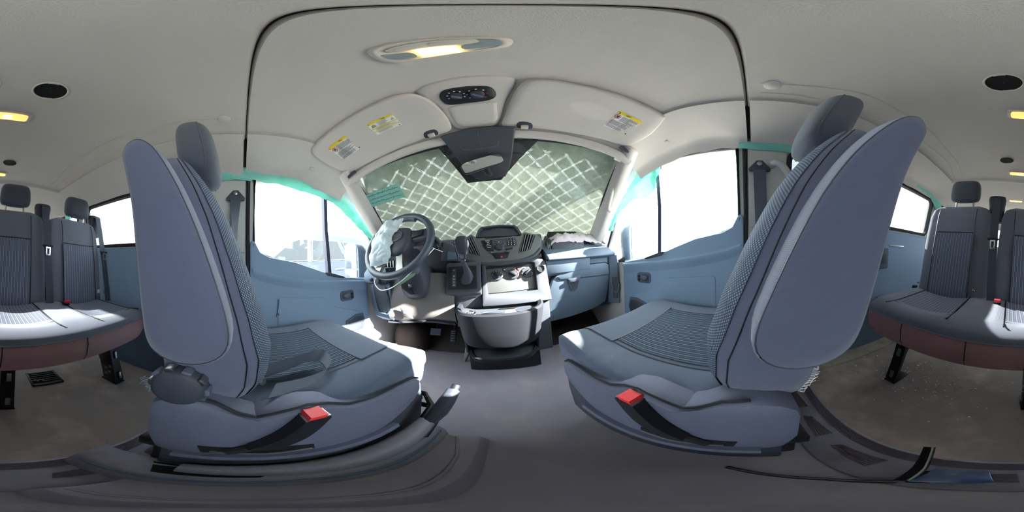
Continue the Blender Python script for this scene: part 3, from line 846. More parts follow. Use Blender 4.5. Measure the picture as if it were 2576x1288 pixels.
# front seat belts on the pillars ------------------------------------------------
def pillar_belt(side, label, twist):
    x = CX + side * (hw(1.08) - 0.035)
    b = thing('seat_belt', label, 'seat belt', (x, -0.03, 1.08), group='front seat belts')
    y = -0.030
    obj('slider_track', box(min(x + side * 0.02, x + side * 0.012), max(x + side * 0.02, x + side * 0.012), y - 0.02, y + 0.02, 1.10, 1.19, 0.002), PILLAR, b)
    obj('anchor', xf(prism([(y - 0.012, 1.105), (y + 0.012, 1.105), (y + 0.048, 1.058), (y + 0.045, 1.045), (y - 0.045, 1.045), (y - 0.048, 1.058)], 'x', x - 0.006, x + 0.006, 0.003)), CHAR, b, label='triangular belt guide')
    obj('bolt', lathe([(0.012, 0), (0.012, 0.004), (0.009, 0.006), (0.0, 0.006)], (x - side * 0.006, y, 1.085), (-side, 0, 0), 14), STEEL, b)
    pts = [(x - side * 0.008, y, 1.05), (x - side * 0.012, y - 0.002, 0.95), (x - side * 0.02, y - 0.006, 0.80), (x - side * 0.022, y - 0.012, 0.60), (x - side * 0.02, y - 0.02, 0.30)]
    rings = []
    for i, p in enumerate(catmull(pts, 6)):
        t = i / 24
        a = twist * math.sin(min(1, t * 2.2) * PI * 0.5)
        w = 0.027 * (1 - 0.25 * abs(math.sin(a)))
        d = Vector((math.sin(a) * side, math.cos(a), 0)); q = Vector((math.cos(a), -math.sin(a) * side, 0)) * 0.0012
        rings.append([p - d * w - q, p + d * w - q, p + d * w + q, p - d * w + q])
    obj('webbing', loft(rings), BELT, b, 30)
pillar_belt(-1, 'dark seat belt hanging twisted from the driver B-pillar', 0.9)
pillar_belt(1, 'dark seat belt with triangular guide on the passenger B-pillar', 0.1)
# pale grab handle behind the passenger pillar
gh = obj('grab_handle', tube(catmull([(0.735, -0.085, 1.085), (0.705, -0.09, 1.085), (0.695, -0.12, 1.07), (0.698, -0.16, 1.0), (0.70, -0.165, 0.92), (0.715, -0.165, 0.88), (0.745, -0.16, 0.87)], 6), 0.016, 12), PILLAR)
tag(gh, 'pale upright grab handle beside the sliding door opening', 'grab handle')
# ------------------------------------------------------------------ dashboard
da = thing('dashboard', 'grey dashboard spanning the front of the van below the windshield', 'dashboard', (CX, 1.0, 0.2))
def fy(z):           # sloping face of the centre fascia
    return 0.93 + (z - 0.71) * 0.5
FN = Vector((0, -0.894, 0.447))       # its outward normal
FU = Vector((0, 0.447, 0.894))        # up along it
def fp(x, z, o=0.0):
    return Vector((x, fy(z), z)) + FN * o
def fplate(poly, o0, o1, bw=0.002, seg=2):
    return plate([fp(x, z, o0) for x, z in poly], FN * (o1 - o0), bw, seg)
def rrect(x0, x1, z0, z1, r=0.006, k=3):
    return round_rect(x0, x1, z0, z1, r, k)

# passenger side: top pad, band, glovebox
obj('passenger_top', prism([(0.872, 0.660), (0.872, 0.668), (0.884, 0.680), (0.97, 0.722), (1.08, 0.765), (1.17, 0.80), (1.45, 0.79), (1.45, 0.70), (1.0, 0.645), (0.90, 0.645)], 'x', 0.285, 0.775, 0.005), DASHM, da, 30)
obj('shadow_gap', box(0.275, 0.57, 0.888, 1.0, 0.645, 0.665, 0.002), VOID, da)
obj('passenger_band', join(prism([(0.886, 0.655), (0.892, 0.660), (0.94, 0.662), (1.0, 0.60), (1.0, 0.56), (0.92, 0.562), (0.893, 0.578)], 'x', 0.272, 0.566, 0.006),
                           prism([(0.91, 0.655), (0.94, 0.660), (1.0, 0.60), (1.0, 0.50), (0.92, 0.50)], 'x', 0.56, 0.77, 0.006)), DASHM, da, 30)
obj('lower_body', prism([(0.935, 0.60), (0.95, 0.28), (1.2, 0.24), (1.45, 0.3), (1.45, 0.62)], 'x', 0.25, 0.775, 0.004), DASHD, da, 30)
gl = [(0.245, 0.262), (0.262, 0.36), (0.285, 0.48), (0.305, 0.535), (0.345, 0.568), (0.557, 0.606), (0.70, 0.606), (0.728, 0.59), (0.735, 0.52), (0.72, 0.40), (0.70, 0.318), (0.609, 0.288), (0.42, 0.270)]
def gy(z): return 0.897 + (0.605 - z) * 0.11
gb = obj('glovebox_door', plate([(x, gy(z), z) for x, z in gl], (0, 0.035, 0.004), 0.006, 3), DASHM, da, 30, label='blue-grey glovebox door')
obj('gap', plate([(x + (-0.006 if x < 0.5 else 0.006), gy(z) + 0.014, z + (0.006 if z > 0.45 else -0.006)) for x, z in gl], (0, 0.02, 0), 0.0), VOID, gb)
obj('upper_slant', plate([(0.335, gy(0.556), 0.556), (0.557, gy(0.60), 0.600), (0.70, gy(0.60), 0.600), (0.728, gy(0.52), 0.52), (0.36, gy(0.535), 0.535)], (0, -0.006, 0.001), 0.004, 2), DASHM, gb, 30)
hz = [(0.405, 0.535), (0.498, 0.552), (0.487, 0.510), (0.470, 0.462), (0.428, 0.455), (0.413, 0.500)]
obj('handle_surround', plate([(x, gy(z) - 0.001, z) for x, z in hz], (0, -0.006, 0), 0.003), DASHM, gb, 30)
obj('handle_recess', plate([(x, gy(z) - 0.0072, z) for x, z in [(0.418, 0.508), (0.480, 0.512), (0.464, 0.468), (0.432, 0.462)]], (0, -0.0008, 0), 0.0), DASHD, gb)
obj('handle', plate([(x, gy(z) - 0.007, z) for x, z in [(0.411, 0.530), (0.492, 0.545), (0.481, 0.516), (0.416, 0.508)]], (0, -0.008, 0), 0.003), SHIELD, gb, 30)
# passenger end cap with open pocket
obj('end_cap', loft([[(0.735, 0.90, z), (0.775, 0.86, z), (0.79, 0.88, z), (0.79, 1.1, z), (0.735, 1.1, z)] for z in (0.30, 0.40, 0.60, 0.655)]), DASHM, da, 30)
obj('end_pocket', loft([[(0.742, 0.888, z), (0.766, 0.862, z), (0.768, 0.872, z), (0.746, 0.9, z)] for z in (0.34, 0.40, 0.50)]), DASHD, da, 30)
obj('pocket_lip', tube(catmull([(0.735, 0.892, 0.46), (0.742, 0.880, 0.40), (0.755, 0.868, 0.385), (0.770, 0.858, 0.41), (0.776, 0.856, 0.45)], 5), 0.006, 8), DASHM, da)
# airbag lid torn open
al = obj('airbag_lid', plate([(0.342, 0.972, 0.722), (0.362, 1.002, 0.790), (0.600, 1.002, 0.778), (0.575, 0.972, 0.722)], (0, 0.012, 0.003), 0.003), DASHD, da, 30, label='dark front flap of the burst airbag lid')
obj('rear_flap', plate([(0.345, 1.12, 0.785), (0.385, 1.15, 0.862), (0.68, 1.15, 0.858), (0.70, 1.12, 0.785)], (0, 0.012, 0.002), 0.003), BLACK, al, 30)
obj('lid_side', plate([(0.336, 0.974, 0.724), (0.356, 1.0, 0.785), (0.36, 1.14, 0.83), (0.336, 1.12, 0.785)], (-0.008, 0, 0), 0.002), DASHD, al, 30)

# driver side: top pad, cluster, knee panel
obj('driver_top', prism([(0.93, 0.80), (0.94, 0.815), (1.0, 0.835), (1.2, 0.83), (1.45, 0.79), (1.45, 0.60), (1.0, 0.58), (0.95, 0.60), (0.95, 0.74)], 'x', -0.835, -0.27, 0.006), DASHD, da, 30)
obj('centre_top', prism([(1.0, 0.80), (1.02, 0.83), (1.2, 0.83), (1.45, 0.79), (1.45, 0.25), (1.0, 0.25)], 'x', -0.28, 0.29, 0.004), DASHD, da, 30)
def arch(x, w=0.155, x0=-0.455):
    t = min(1, abs((x - x0) / w)); return (1 - t ** 3.2)
hood = grid(lambda u, v: Vector((-0.455 - 0.165 + 0.33 * u, 0.895 + 0.20 * v, 0.745 + 0.135 * arch(-0.62 + 0.33 * u) ** 0.75 - 0.05 * v * v)), 28, 8, 0.010)
obj('cluster_hood', hood, DASHD, da, 50, label='arched instrument hood')
clb = obj('instrument_cluster', prism([(-0.60, 0.70), (-0.595, 0.80), (-0.55, 0.855), (-0.36, 0.855), (-0.315, 0.80), (-0.31, 0.70)], 'y', 0.955, 0.975, 0.004), BLACK, da, 30, label='dark instrument cluster')
for gx in (-0.53, -0.38):
    obj('gauge_ring', tube([(gx + 0.048 * math.cos(a), 0.953, 0.775 + 0.048 * math.sin(a)) for a in [2 * PI * k / 28 for k in range(28)]], 0.003, 6, True), STEEL, clb)
    for k in range(9):
        a = R(220 - k * 32)
        obj('tick', box(gx + 0.038 * math.cos(a) - 0.002, gx + 0.038 * math.cos(a) + 0.002, 0.9525, 0.954, 0.775 + 0.038 * math.sin(a) - 0.003, 0.775 + 0.038 * math.sin(a) + 0.003, 0), WHITEP, clb)
    obj('needle', tube([(gx, 0.951, 0.775), (gx - 0.028, 0.951, 0.76)], [0.003, 0.001], 6), RED, clb)
# wedge panel right of the cluster with a small shelf
obj('side_wedge', prism([(-0.325, 0.70), (-0.30, 0.815), (-0.262, 0.80), (-0.215, 0.755), (-0.215, 0.69)], 'y', 0.895, 1.0, 0.006), DASHD, da, 30)
obj('wedge_pocket', prism([(-0.285, 0.705), (-0.275, 0.755), (-0.232, 0.745), (-0.226, 0.705)], 'y', 0.890, 0.897, 0.002), DASHM, da, 30)
kn = grid(lambda u, v: Vector((-0.64 + 0.395 * u, 0.805 + 0.055 * u + 0.035 * (1 - v) - 0.06 * math.sin(v * PI) * 0.5 + 0.05 * max(0, v - 0.85) / 0.15 * 0.6, 0.62 - 0.285 * v - 0.012 * math.cos(u * 5))), 26, 16, 0.012)
obj('knee_panel', kn, DASHL, da, 50, label='warm grey knee panel')
obj('knee_return', grid(lambda u, v: Vector((-0.66 + 0.41 * u, 0.80 + 0.055 * u + 0.30 * v, 0.338 - 0.012 * math.cos(u * 5) - 0.02 * v)), 12, 3, 0.01), DASHD, da)
fd = obj('fuse_flap', plate([(-0.545, 0.772, 0.445), (-0.485, 0.778, 0.44), (-0.470, 0.790, 0.375), (-0.525, 0.785, 0.378)], (0, -0.006, 0), 0.002), DASHL, da, 30)
obj('flap_notch', plate([(-0.525, 0.769, 0.43), (-0.500, 0.771, 0.43), (-0.503, 0.773, 0.408), (-0.520, 0.771, 0.405)], (0, -0.002, 0), 0.0), SHIELD, fd)
obj('left_end', prism([(-0.835, 0.58), (-0.835, 0.645), (-0.80, 0.68), (-0.64, 0.68), (-0.625, 0.61), (-0.625, 0.585)], 'y', 0.775, 1.0, 0.006), DASHM, da, 30)
obj('left_lower', loft([[(-0.80, 0.79, 0.585), (-0.62, 0.785, 0.585), (-0.62, 0.95, 0.585), (-0.80, 0.95, 0.585)], [(-0.79, 0.795, 0.45), (-0.615, 0.785, 0.45), (-0.61, 0.95, 0.45), (-0.79, 0.95, 0.45)],
                        [(-0.765, 0.80, 0.35), (-0.61, 0.795, 0.345), (-0.60, 0.95, 0.345), (-0.77, 0.95, 0.35)], [(-0.72, 0.82, 0.325), (-0.62, 0.815, 0.325), (-0.61, 0.95, 0.33), (-0.73, 0.95, 0.33)]]), DASHM, da, 30)
obj('cubby', plate([(-0.755, 0.782, 0.565), (-0.650, 0.778, 0.565), (-0.628, 0.779, 0.50), (-0.615, 0.782, 0.42), (-0.65, 0.788, 0.385), (-0.715, 0.792, 0.385), (-0.735, 0.788, 0.43)], (0, -0.004, 0), 0.002), DASHD, da, 30)
obj('cubby_rim', tube([(-0.757, 0.779, 0.567), (-0.736, 0.782, 0.43), (-0.717, 0.786, 0.383), (-0.65, 0.782, 0.381), (-0.613, 0.777, 0.42)], 0.005, 6), DASHM, da)
lk = obj('light_switch_panel', box(-0.720, -0.628, 0.770, 0.778, 0.580, 0.620, 0.003), BLACK, da, label='black light switch panel')
obj('light_knob', lathe([(0.020, 0), (0.020, 0.010), (0.017, 0.014), (0.0, 0.014)], (-0.700, 0.770, 0.600), (0, -1, 0), 20), CHAR, lk)
obj('dimmer_knob', lathe([(0.014, 0), (0.014, 0.006), (0.008, 0.012), (0.008, 0.018), (0, 0.018)], (-0.762, 0.775, 0.605), (0, -1, 0), 18), CHAR, lk)
lv = obj('driver_vent', box(-0.775, -0.645, 0.905, 0.915, 0.66, 0.765, 0.006), CHAR, da, label='driver side air vent')
for k in range(5): obj('slat', box(-0.765 + k * 0.025, -0.759 + k * 0.025, 0.890, 0.912, 0.668, 0.757, 0.001), STEEL, lv)

# centre fascia -----------------------------------------------------------
FA = [(-0.238, 0.795), (-0.222, 0.824), (-0.150, 0.857), (-0.128, 0.838), (-0.118, 0.826), (0.150, 0.822), (0.162, 0.835), (0.180, 0.846), (0.258, 0.826), (0.280, 0.795), (0.262, 0.745), (0.215, 0.700), (0.13, 0.677), (0.02, 0.668), (-0.09, 0.677), (-0.17, 0.700), (-0.212, 0.745)]
cf = obj('centre_fascia', fplate(FA, -0.045, 0.0, 0.006, 3), FASC, da, 30, label='mid grey audio fascia with angled vents')
obj('under_lip', tube(catmull([fp(-0.225, 0.735, -0.01), fp(-0.17, 0.692, 0.0), fp(-0.09, 0.668, 0.003), fp(0.02, 0.659, 0.004), fp(0.13, 0.668, 0.003), fp(0.215, 0.692, 0.0), fp(0.262, 0.738, -0.01)], 6), 0.011, 10), DASHD, cf)
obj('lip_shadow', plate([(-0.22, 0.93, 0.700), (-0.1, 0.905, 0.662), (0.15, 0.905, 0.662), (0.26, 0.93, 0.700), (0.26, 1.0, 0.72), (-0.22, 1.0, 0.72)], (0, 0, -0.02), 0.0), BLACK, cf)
def fvent(q, nm):
    (a, b, c, d) = q   # TL TR BR BL
    v = obj(nm, fplate(q, 0.0, 0.004, 0.003), FASC, cf, 30, label='slanted air vent')
    cx_ = sum(p[0] for p in q) / 4; cz_ = sum(p[1] for p in q) / 4
    inn = [(cx_ + (x - cx_) * 0.84, cz_ + (z - cz_) * 0.90) for x, z in q]
    obj('throat', fplate(inn, 0.0042, 0.0048, 0.0), VOID, v)
    for k in range(4):
        t = 0.14 + k * 0.24
        top = Vector(inn[0]).lerp(Vector(inn[1]), t); bot = Vector(inn[3]).lerp(Vector(inn[2]), t)
        obj('slat', fplate([(top.x - 0.003, top.y), (top.x + 0.003, top.y), (bot.x + 0.003, bot.y), (bot.x - 0.003, bot.y)], 0.005, 0.010, 0.001), STEEL if k % 2 == 0 else SHIELD, v)
fvent([(-0.206, 0.820), (-0.146, 0.846), (-0.086, 0.712), (-0.156, 0.732)], 'vent_left_of_radio')
fvent([(0.176, 0.836), (0.252, 0.818), (0.196, 0.722), (0.126, 0.712)], 'vent_right_of_radio')
for o_ in bpy.data.objects:
    if o_.name.startswith('vent_'): o_.name = 'fascia_vent'
# display hood
hd = obj('display_hood', join(
    plate([(-0.125, 1.0, 0.835), (-0.108, 1.03, 0.885), (-0.09, 1.045, 0.905), (0.02, 1.055, 0.912), (0.125, 1.045, 0.903), (0.145, 1.03, 0.885), (0.165, 1.0, 0.83),
           (0.150, 1.0, 0.83), (0.132, 1.03, 0.878), (0.118, 1.04, 0.893), (0.02, 1.05, 0.901), (-0.082, 1.04, 0.895), (-0.096, 1.03, 0.878), (-0.11, 1.0, 0.835)], (0, 0.09, -0.02), 0.002)), DASHD, cf, 30, label='hooded display housing')
obj('display', plate([(-0.108, 1.01, 0.832), (-0.094, 1.05, 0.878), (0.02, 1.06, 0.893), (0.13, 1.05, 0.876), (0.146, 1.01, 0.828)], (0, 0.01, -0.005), 0.0), CHAR, hd)
# audio controls
obj('disc_slot', fplate([(-0.065, 0.8155), (0.098, 0.8185), (0.098, 0.8235), (-0.065, 0.8205)], 0.0, 0.0012, 0.0), VOID, cf)
rad = obj('audio_panel', fplate([(-0.092, 0.806), (0.118, 0.811), (0.124, 0.772), (0.118, 0.757), (0.055, 0.752), (-0.062, 0.750), (-0.075, 0.762)], 0.0, 0.0025, 0.0015), CHAR, cf, 30, label='dark audio button panel')
for k, s in enumerate(('RADIO', 'CD', 'AUX', 'PHONE', 'MENU')):
    z = 0.799 - k * 0.0105
    x0 = -0.086 + k * 0.004
    b = obj('audio_button', fplate([(x0, z + 0.0045), (-0.022, z + 0.0045), (-0.024, z - 0.0045), (x0 + 0.003, z - 0.0045)], 0.0026, 0.0045, 0.0008), BLACK, rad)
    text('button_lettering', s, 0.0085, WHITEP, b, fp(-0.050 + k * 0.002, z, 0.0048), (1, 0, 0), FU)
obj('dial_ring', tube([fp(0.016 + 0.036 * math.cos(a), 0.783 + 0.0255 * math.sin(a), 0.003) for a in [2 * PI * k / 32 for k in range(32)]], 0.0016, 6, True), SHIELD, rad)
obj('ok_ring', tube([fp(0.016 + 0.015 * math.cos(a), 0.787 + 0.011 * math.sin(a), 0.003) for a in [2 * PI * k / 24 for k in range(24)]], 0.0012, 6, True), STEEL, rad)
text('button_lettering', 'OK', 0.009, WHITEP, rad, fp(0.016, 0.787, 0.0035), (1, 0, 0), FU)
for k in range(8):
    a = R(k * 45)
    text('button_lettering', ('\u25b8' if k == 0 else '-'), 0.009, WHITEP, rad, fp(0.016 + 0.027 * math.cos(a), 0.786 + 0.018 * math.sin(a), 0.0035), (math.cos(a), math.sin(a) * 0.447, math.sin(a) * 0.894) if k % 2 == 0 else (1, 0, 0), FU if k % 4 == 0 else (FU if k % 2 else (1, 0, 0)))
for r_, rowt in enumerate(('123', '456', '789', '*0#')):
    for c_, ch in enumerate(rowt):
        x = 0.072 + c_ * 0.0175; z = 0.800 - r_ * 0.0115
        b = obj('number_key', fplate(rrect(x - 0.0075, x + 0.0075, z - 0.0048, z + 0.0048, 0.0015, 2), 0.0026, 0.0042, 0.0006), BLACK, rad)
        text('key_lettering', ch, 0.010, WHITEP, b, fp(x, z, 0.0045), (1, 0, 0), FU)
vk = obj('volume_knob', lathe([(0.021, 0), (0.021, 0.010), (0.018, 0.014), (0, 0.014)], fp(0.020, 0.755, 0.002), FN, 24), CHAR, cf, label='round volume knob')
obj('knob_ring', tube([fp(0.020 + 0.021 * math.cos(a), 0.755 + 0.0188 * math.sin(a), 0.004) for a in [2 * PI * k / 24 for k in range(24)]], 0.0016, 6, True), STEEL, vk)
for sx_ in (-1, 1):
    obj('preset_bar', fplate([(0.018 + sx_ * 0.035, 0.745), (0.018 + sx_ * 0.078, 0.751), (0.018 + sx_ * 0.074, 0.739), (0.018 + sx_ * 0.035, 0.734)], 0.0, 0.005, 0.002), BLACK, cf, 30)
hzp = obj('hazard_panel', fplate([(-0.032, 0.728), (-0.02, 0.724), (0.06, 0.724), (0.076, 0.730), (0.058, 0.690), (-0.010, 0.690)], 0.0, 0.004, 0.001), BLACK, cf, 30, label='black hazard switch panel')
obj('hazard_triangle', fplate([(0.016, 0.694), (0.034, 0.694), (0.025, 0.706)], 0.004, 0.0046, 0.0), RED, hzp)
for sx_ in (-0.026, 0.062): obj('clip', fplate(rrect(sx_ - 0.008, sx_ + 0.008, 0.722, 0.731, 0.002, 2), 0.004, 0.009, 0.001), STEEL, hzp)

# centre stack: climate panel and right-hand pillar with the socket
def cy2(z): return 0.868 + (z - 0.50) * 0.36
CN = Vector((0, -0.941, 0.339)); CU = Vector((0, 0.339, 0.941))
def cp(x, z, o=0.0): return Vector((x, cy2(z), z)) + CN * o
def cplate(poly, o0, o1, bw=0.002, seg=2): return plate([cp(x, z, o0) for x, z in poly], CN * (o1 - o0), bw, seg)
st = obj('centre_stack', prism([(0.945, 0.672), (0.925, 0.66), (0.868, 0.50), (0.850, 0.44), (0.850, 0.12), (1.1, 0.0), (1.1, 0.672)], 'x', -0.092, 0.262, 0.006), DASHD, da, 30, label='dark centre stack')
fo = [(-0.088, 0.662), (0.0, 0.668), (0.20, 0.668), (0.252, 0.662), (0.268, 0.645), (0.268, 0.44), (-0.092, 0.44)]
fi = [(-0.070, 0.645), (0.0, 0.650), (0.19, 0.650), (0.204, 0.648), (0.206, 0.640), (0.200, 0.50), (-0.062, 0.50)]
n_ = len(fo)
vs_ = [cp(x, z, 0.030) for x, z in fo] + [cp(x, z, 0.026) for x, z in fi] + [cp(x, z, -0.005) for x, z in fo] + [cp(x, z, -0.005) for x, z in fi]
fs_ = []
for i in range(n_):
    j = (i + 1) % n_
    fs_ += [(i, j, n_ + j, n_ + i), (n_ + i, n_ + j, 3 * n_ + j, 3 * n_ + i), (i, 2 * n_ + i, 2 * n_ + j, j)]
obj('stack_frame', bev(from_data(vs_, fs_), 0.004, 2, 40), DASHD, st, 30)
cl = obj('climate_panel', cplate([(-0.069, 0.646), (0.204, 0.648), (0.199, 0.512), (-0.062, 0.506)], 0.0, 0.004, 0.001), FASC, st, 30, label='grey climate control panel with three dials')
for k, (x, z) in enumerate(((-0.009, 0.598), (0.079, 0.598), (0.160, 0.600))):
    d = obj('climate_dial', lathe([(0.030, 0), (0.030, 0.006), (0.027, 0.009), (0.0, 0.009)], cp(x, z, 0.004), CN, 28), CHAR, cl)
    obj('dial_rim', tube([cp(x + 0.0305 * math.cos(a), z + 0.0287 * math.sin(a), 0.006) for a in [2 * PI * i / 32 for i in range(32)]], 0.002, 6, True), STEEL, d)
    obj('dial_grip', xf(prism([(-0.007, -0.019), (0.007, -0.019), (0.005, 0.020), (-0.005, 0.020)], 'z', 0, 0.014, 0.003),
        mat=Matrix.Translation(cp(x, z, 0.012)) @ Matrix((Vector((1, 0, 0)), CU, CN)).transposed().to_4x4().inverted().inverted() @ Matrix.Rotation(R((35, 60, -50)[k]), 4, 'Z')), BLACK, d, 30)
    if k == 0:
        for i in range(5):
            a = R(170 - i * 36)
            text('dial_lettering', str(i), 0.009, WHITEP, d, cp(x + 0.0235 * math.cos(a), z + 0.0225 * math.sin(a), 0.0135), (1, 0, 0), CU)
    if k == 1:
        for i in range(7):
            a = R(70 - i * 18)
            obj('heat_mark', cplate(rrect(x + 0.0275 * math.cos(a) - 0.002, x + 0.0275 * math.cos(a) + 0.002, z + 0.026 * math.sin(a) - 0.0035, z + 0.026 * math.sin(a) + 0.0035, 0.0008, 1), 0.013, 0.0136, 0), RED if i > 1 else M('orange_print%d' % i, 'd0762c', 0.5), d)
    if k == 2:
        for i in range(6):
            a = R(190 - i * 40)
            obj('mode_mark', cplate(rrect(x + 0.0275 * math.cos(a) - 0.002, x + 0.0275 * math.cos(a) + 0.002, z + 0.026 * math.sin(a) - 0.002, z + 0.026 * math.sin(a) + 0.002, 0.0008, 1), 0.013, 0.0136, 0), WHITEP, d)
for x in (0.036, 0.114):
    bt = obj('climate_button', cplate([(x - 0.011, 0.634), (x + 0.011, 0.634), (x + 0.010, 0.618), (x, 0.610), (x - 0.010, 0.618)], 0.004, 0.008, 0.002), CHAR, cl)
    obj('symbol', cplate(rrect(x - 0.005, x + 0.005, 0.622, 0.626, 0.001, 1), 0.008, 0.0085, 0), WHITEP, bt)
obj('bin_back', cplate([(-0.062, 0.498), (0.199, 0.502), (0.199, 0.44), (-0.062, 0.44)], -0.001, 0.004, 0.0), DASHD, st)
bf = obj('blank_cover', cplate(rrect(0.0, 0.12, 0.446, 0.494, 0.004, 2), 0.004, 0.006, 0.001), DASHD, st)
obj('screw', lathe([(0.005, 0), (0.005, 0.002), (0.002, 0.002), (0, 0.001)], cp(0.047, 0.477, 0.006), CN, 12), STEEL, bf)
so = obj('power_socket', lathe([(0.022, 0), (0.022, 0.010), (0.020, 0.012), (0.017, 0.012), (0.017, 0.007), (0, 0.007)], cp(0.234, 0.606, 0.030), CN, 24), BLACK, st, label='round chrome ringed socket')
obj('socket_ring', tube([cp(0.234 + 0.021 * math.cos(a), 0.606 + 0.0198 * math.sin(a), 0.042) for a in [2 * PI * i / 28 for i in range(28)]], 0.0015, 6, True), CHROME, so)

# gear selector ----------------------------------------------------------------
gs = thing('gear_selector', 'gear selector with chrome-edged knob and leather boot left of the radio', 'gear lever', (-0.185, 0.86, 0.5))
obj('housing', prism([(0.925, 0.69), (0.872, 0.680), (0.862, 0.670), (0.822, 0.535), (0.826, 0.522), (0.85, 0.50), (0.87, 0.36), (1.0, 0.3), (1.0, 0.69)], 'x', -0.282, -0.094, 0.007), DASHD, gs, 30)
SN = Vector((0, -0.959, 0.284)); SU = Vector((0, 0.284, 0.959))
def spp(x, z, o=0.0): return Vector((x, 0.822 + (z - 0.535) * 0.296, z)) + SN * o
def splate(poly, o0, o1, bw=0.002): return plate([spp(x, z, o0) for x, z in poly], SN * (o1 - o0), bw, 2)
obj('gate_plate', splate(rrect(-0.268, -0.112, 0.545, 0.664, 0.008), 0.0, 0.006, 0.002), BLACK, gs, 30)
ps = obj('position_strip', splate(rrect(-0.247, -0.222, 0.556, 0.654, 0.004), 0.006, 0.008, 0.001), CHAR, gs)
for i, ch in enumerate('PRNDM'):
    text('position_letter', ch, 0.014, WHITEP, ps, spp(-0.2345, 0.642 - (0 if i == 0 else 0.030 + (i - 1) * 0.0155), 0.0085), (1, 0, 0), SU)
bt_ = []
for t, w, h in ((0.0, 0.032, 0.034), (0.02, 0.028, 0.026), (0.045, 0.018, 0.018), (0.07, 0.0125, 0.013), (0.10, 0.011, 0.011)):
    c = spp(-0.168 + 0.012 * math.sin(t * 40), 0.590 + t * 0.9, 0.008 + t * 0.55)
    bt_.append([c + Vector((1, 0, 0)) * w * math.cos(a) * (1 + 0.12 * math.sin(5 * a + t * 60)) + (SU * 0.75 + SN * -0.3) * h * math.sin(a) for a in [2 * PI * k / 20 for k in range(20)]])
obj('boot', loft(bt_), CHAR, gs, 50)
kc = spp(-0.168, 0.685, 0.075)
KU = (Vector((0, -0.10, 0.99))).normalized()
kn_ = []
for h, wx_, wy_ in ((-0.012, 0.010, 0.012), (0.0, 0.019, 0.018), (0.02, 0.025, 0.022), (0.05, 0.031, 0.026), (0.075, 0.034, 0.028), (0.095, 0.032, 0.027), (0.108, 0.023, 0.02), (0.112, 0.008, 0.008)):
    kn_.append([kc + KU * h + Vector((sq(math.cos(a), 3) * wx_, sq(math.sin(a), 3) * wy_, 0)) for a in [2 * PI * k / 20 for k in range(20)]])
obj('knob', loft(kn_), CHAR, gs, 50)
for s in (-1, 1):
    obj('chrome_edge', tube([kc + KU * h + Vector((s * w_, -0.014, 0)) for h, w_ in ((0.002, 0.015), (0.02, 0.021), (0.045, 0.027), (0.07, 0.030), (0.085, 0.030))], 0.006, 8), CHROME, gs)
obj('knob_plate', plate([kc + KU * h + Vector((x, -0.024 if h > 0 else -0.02, 0)) for x, h in ((-0.012, 0.022), (0.012, 0.022), (0.009, 0.0), (-0.009, 0.0))], (0, -0.003, 0), 0.001), STEEL, gs)
obj('collar', lathe([(0.013, 0), (0.014, 0.004), (0.013, 0.008)], kc - KU * 0.014, KU, 16), CHROME, gs)

# console bin below the stack ------------------------------------------------------
bn = thing('console_bin', 'grey console bin with cup holders and a lower tray under the centre stack', 'console', (0.0, 0.75, 0.16))
PL = catmull([(-0.228, 0.86, 0), (-0.226, 0.80, 0), (-0.205, 0.72, 0), (-0.15, 0.668, 0), (-0.03, 0.652, 0), (0.09, 0.662, 0), (0.165, 0.70, 0), (0.205, 0.765, 0), (0.218, 0.86, 0)], 5)
def brow(z, s, dy, inset=0.0):
    out = []
    for p in PL:
        q = Vector((p.x * s, p.y + dy, z)); c = Vector((0, 0.80, z))
        if inset: q = q + (c - q).normalized() * inset
        out.append(q)
    return out
def wall2(rows_out, rows_in):
    rings = []
    return loft([list(r) for r in rows_out] + [list(r) for r in reversed(rows_in)], closed=False)
obj('upper_bin', wall2([brow(0.27, 0.88, 0.035), brow(0.285, 0.90, 0.026), brow(0.36, 0.94, 0.012), brow(0.425, 0.985, 0.002), brow(0.452, 1.0, 0.0)],
                       [brow(0.42, 0.985, 0.0, 0.03), brow(0.455, 0.995, 0.0, 0.026), brow(0.460, 1.0, 0.0, 0.010)]), BINP, bn, 45, label='rounded grey front of the bin')
obj('bin_shelf', loft([brow(0.425, 0.98, 0.0, 0.02), brow(0.43, 0.98, 0.0, 0.02)]), DASHD, bn)
obj('bin_bottom', loft([brow(0.268, 0.87, 0.04), brow(0.275, 0.88, 0.036)]), DASHD, bn)
def cup(x, y, rx, ry, nm):
    rg = [[Vector((x + (rx + dr) * math.cos(a), y + (ry + dr) * math.sin(a), z)) for a in [2 * PI * k / 28 for k in range(28)]] for dr, z in ((0.004, 0.431), (0.003, 0.436), (0.0, 0.436), (-0.004, 0.4335))]
    c_ = obj(nm, loft(rg), DASHM, bn, 40)
    obj('cup_depth', loft([[Vector((x + (rx - 0.004) * math.cos(a), y + (ry - 0.004) * math.sin(a), z)) for a in [2 * PI * k / 24 for k in range(24)]] for z in (0.4345, 0.4375)]), CHAR, c_)
cup(-0.035, 0.735, 0.052, 0.038, 'cup_holder')
cup(0.115, 0.762, 0.055, 0.040, 'cup_holder')
obj('cup_bridge', box(0.012, 0.068, 0.715, 0.775, 0.4315, 0.437, 0.003), DASHM, bn)
obj('coin_slot', box(-0.01, 0.165, 0.805, 0.818, 0.430, 0.4345, 0.001), VOID, bn)
ps_ = obj('power_outlet', lathe([(0.026, 0), (0.026, 0.018), (0.023, 0.021), (0, 0.021)], (-0.138, 0.715, 0.430), (0.05, -0.2, 0.97), 24), BLACK, bn, label='12V outlet cap')
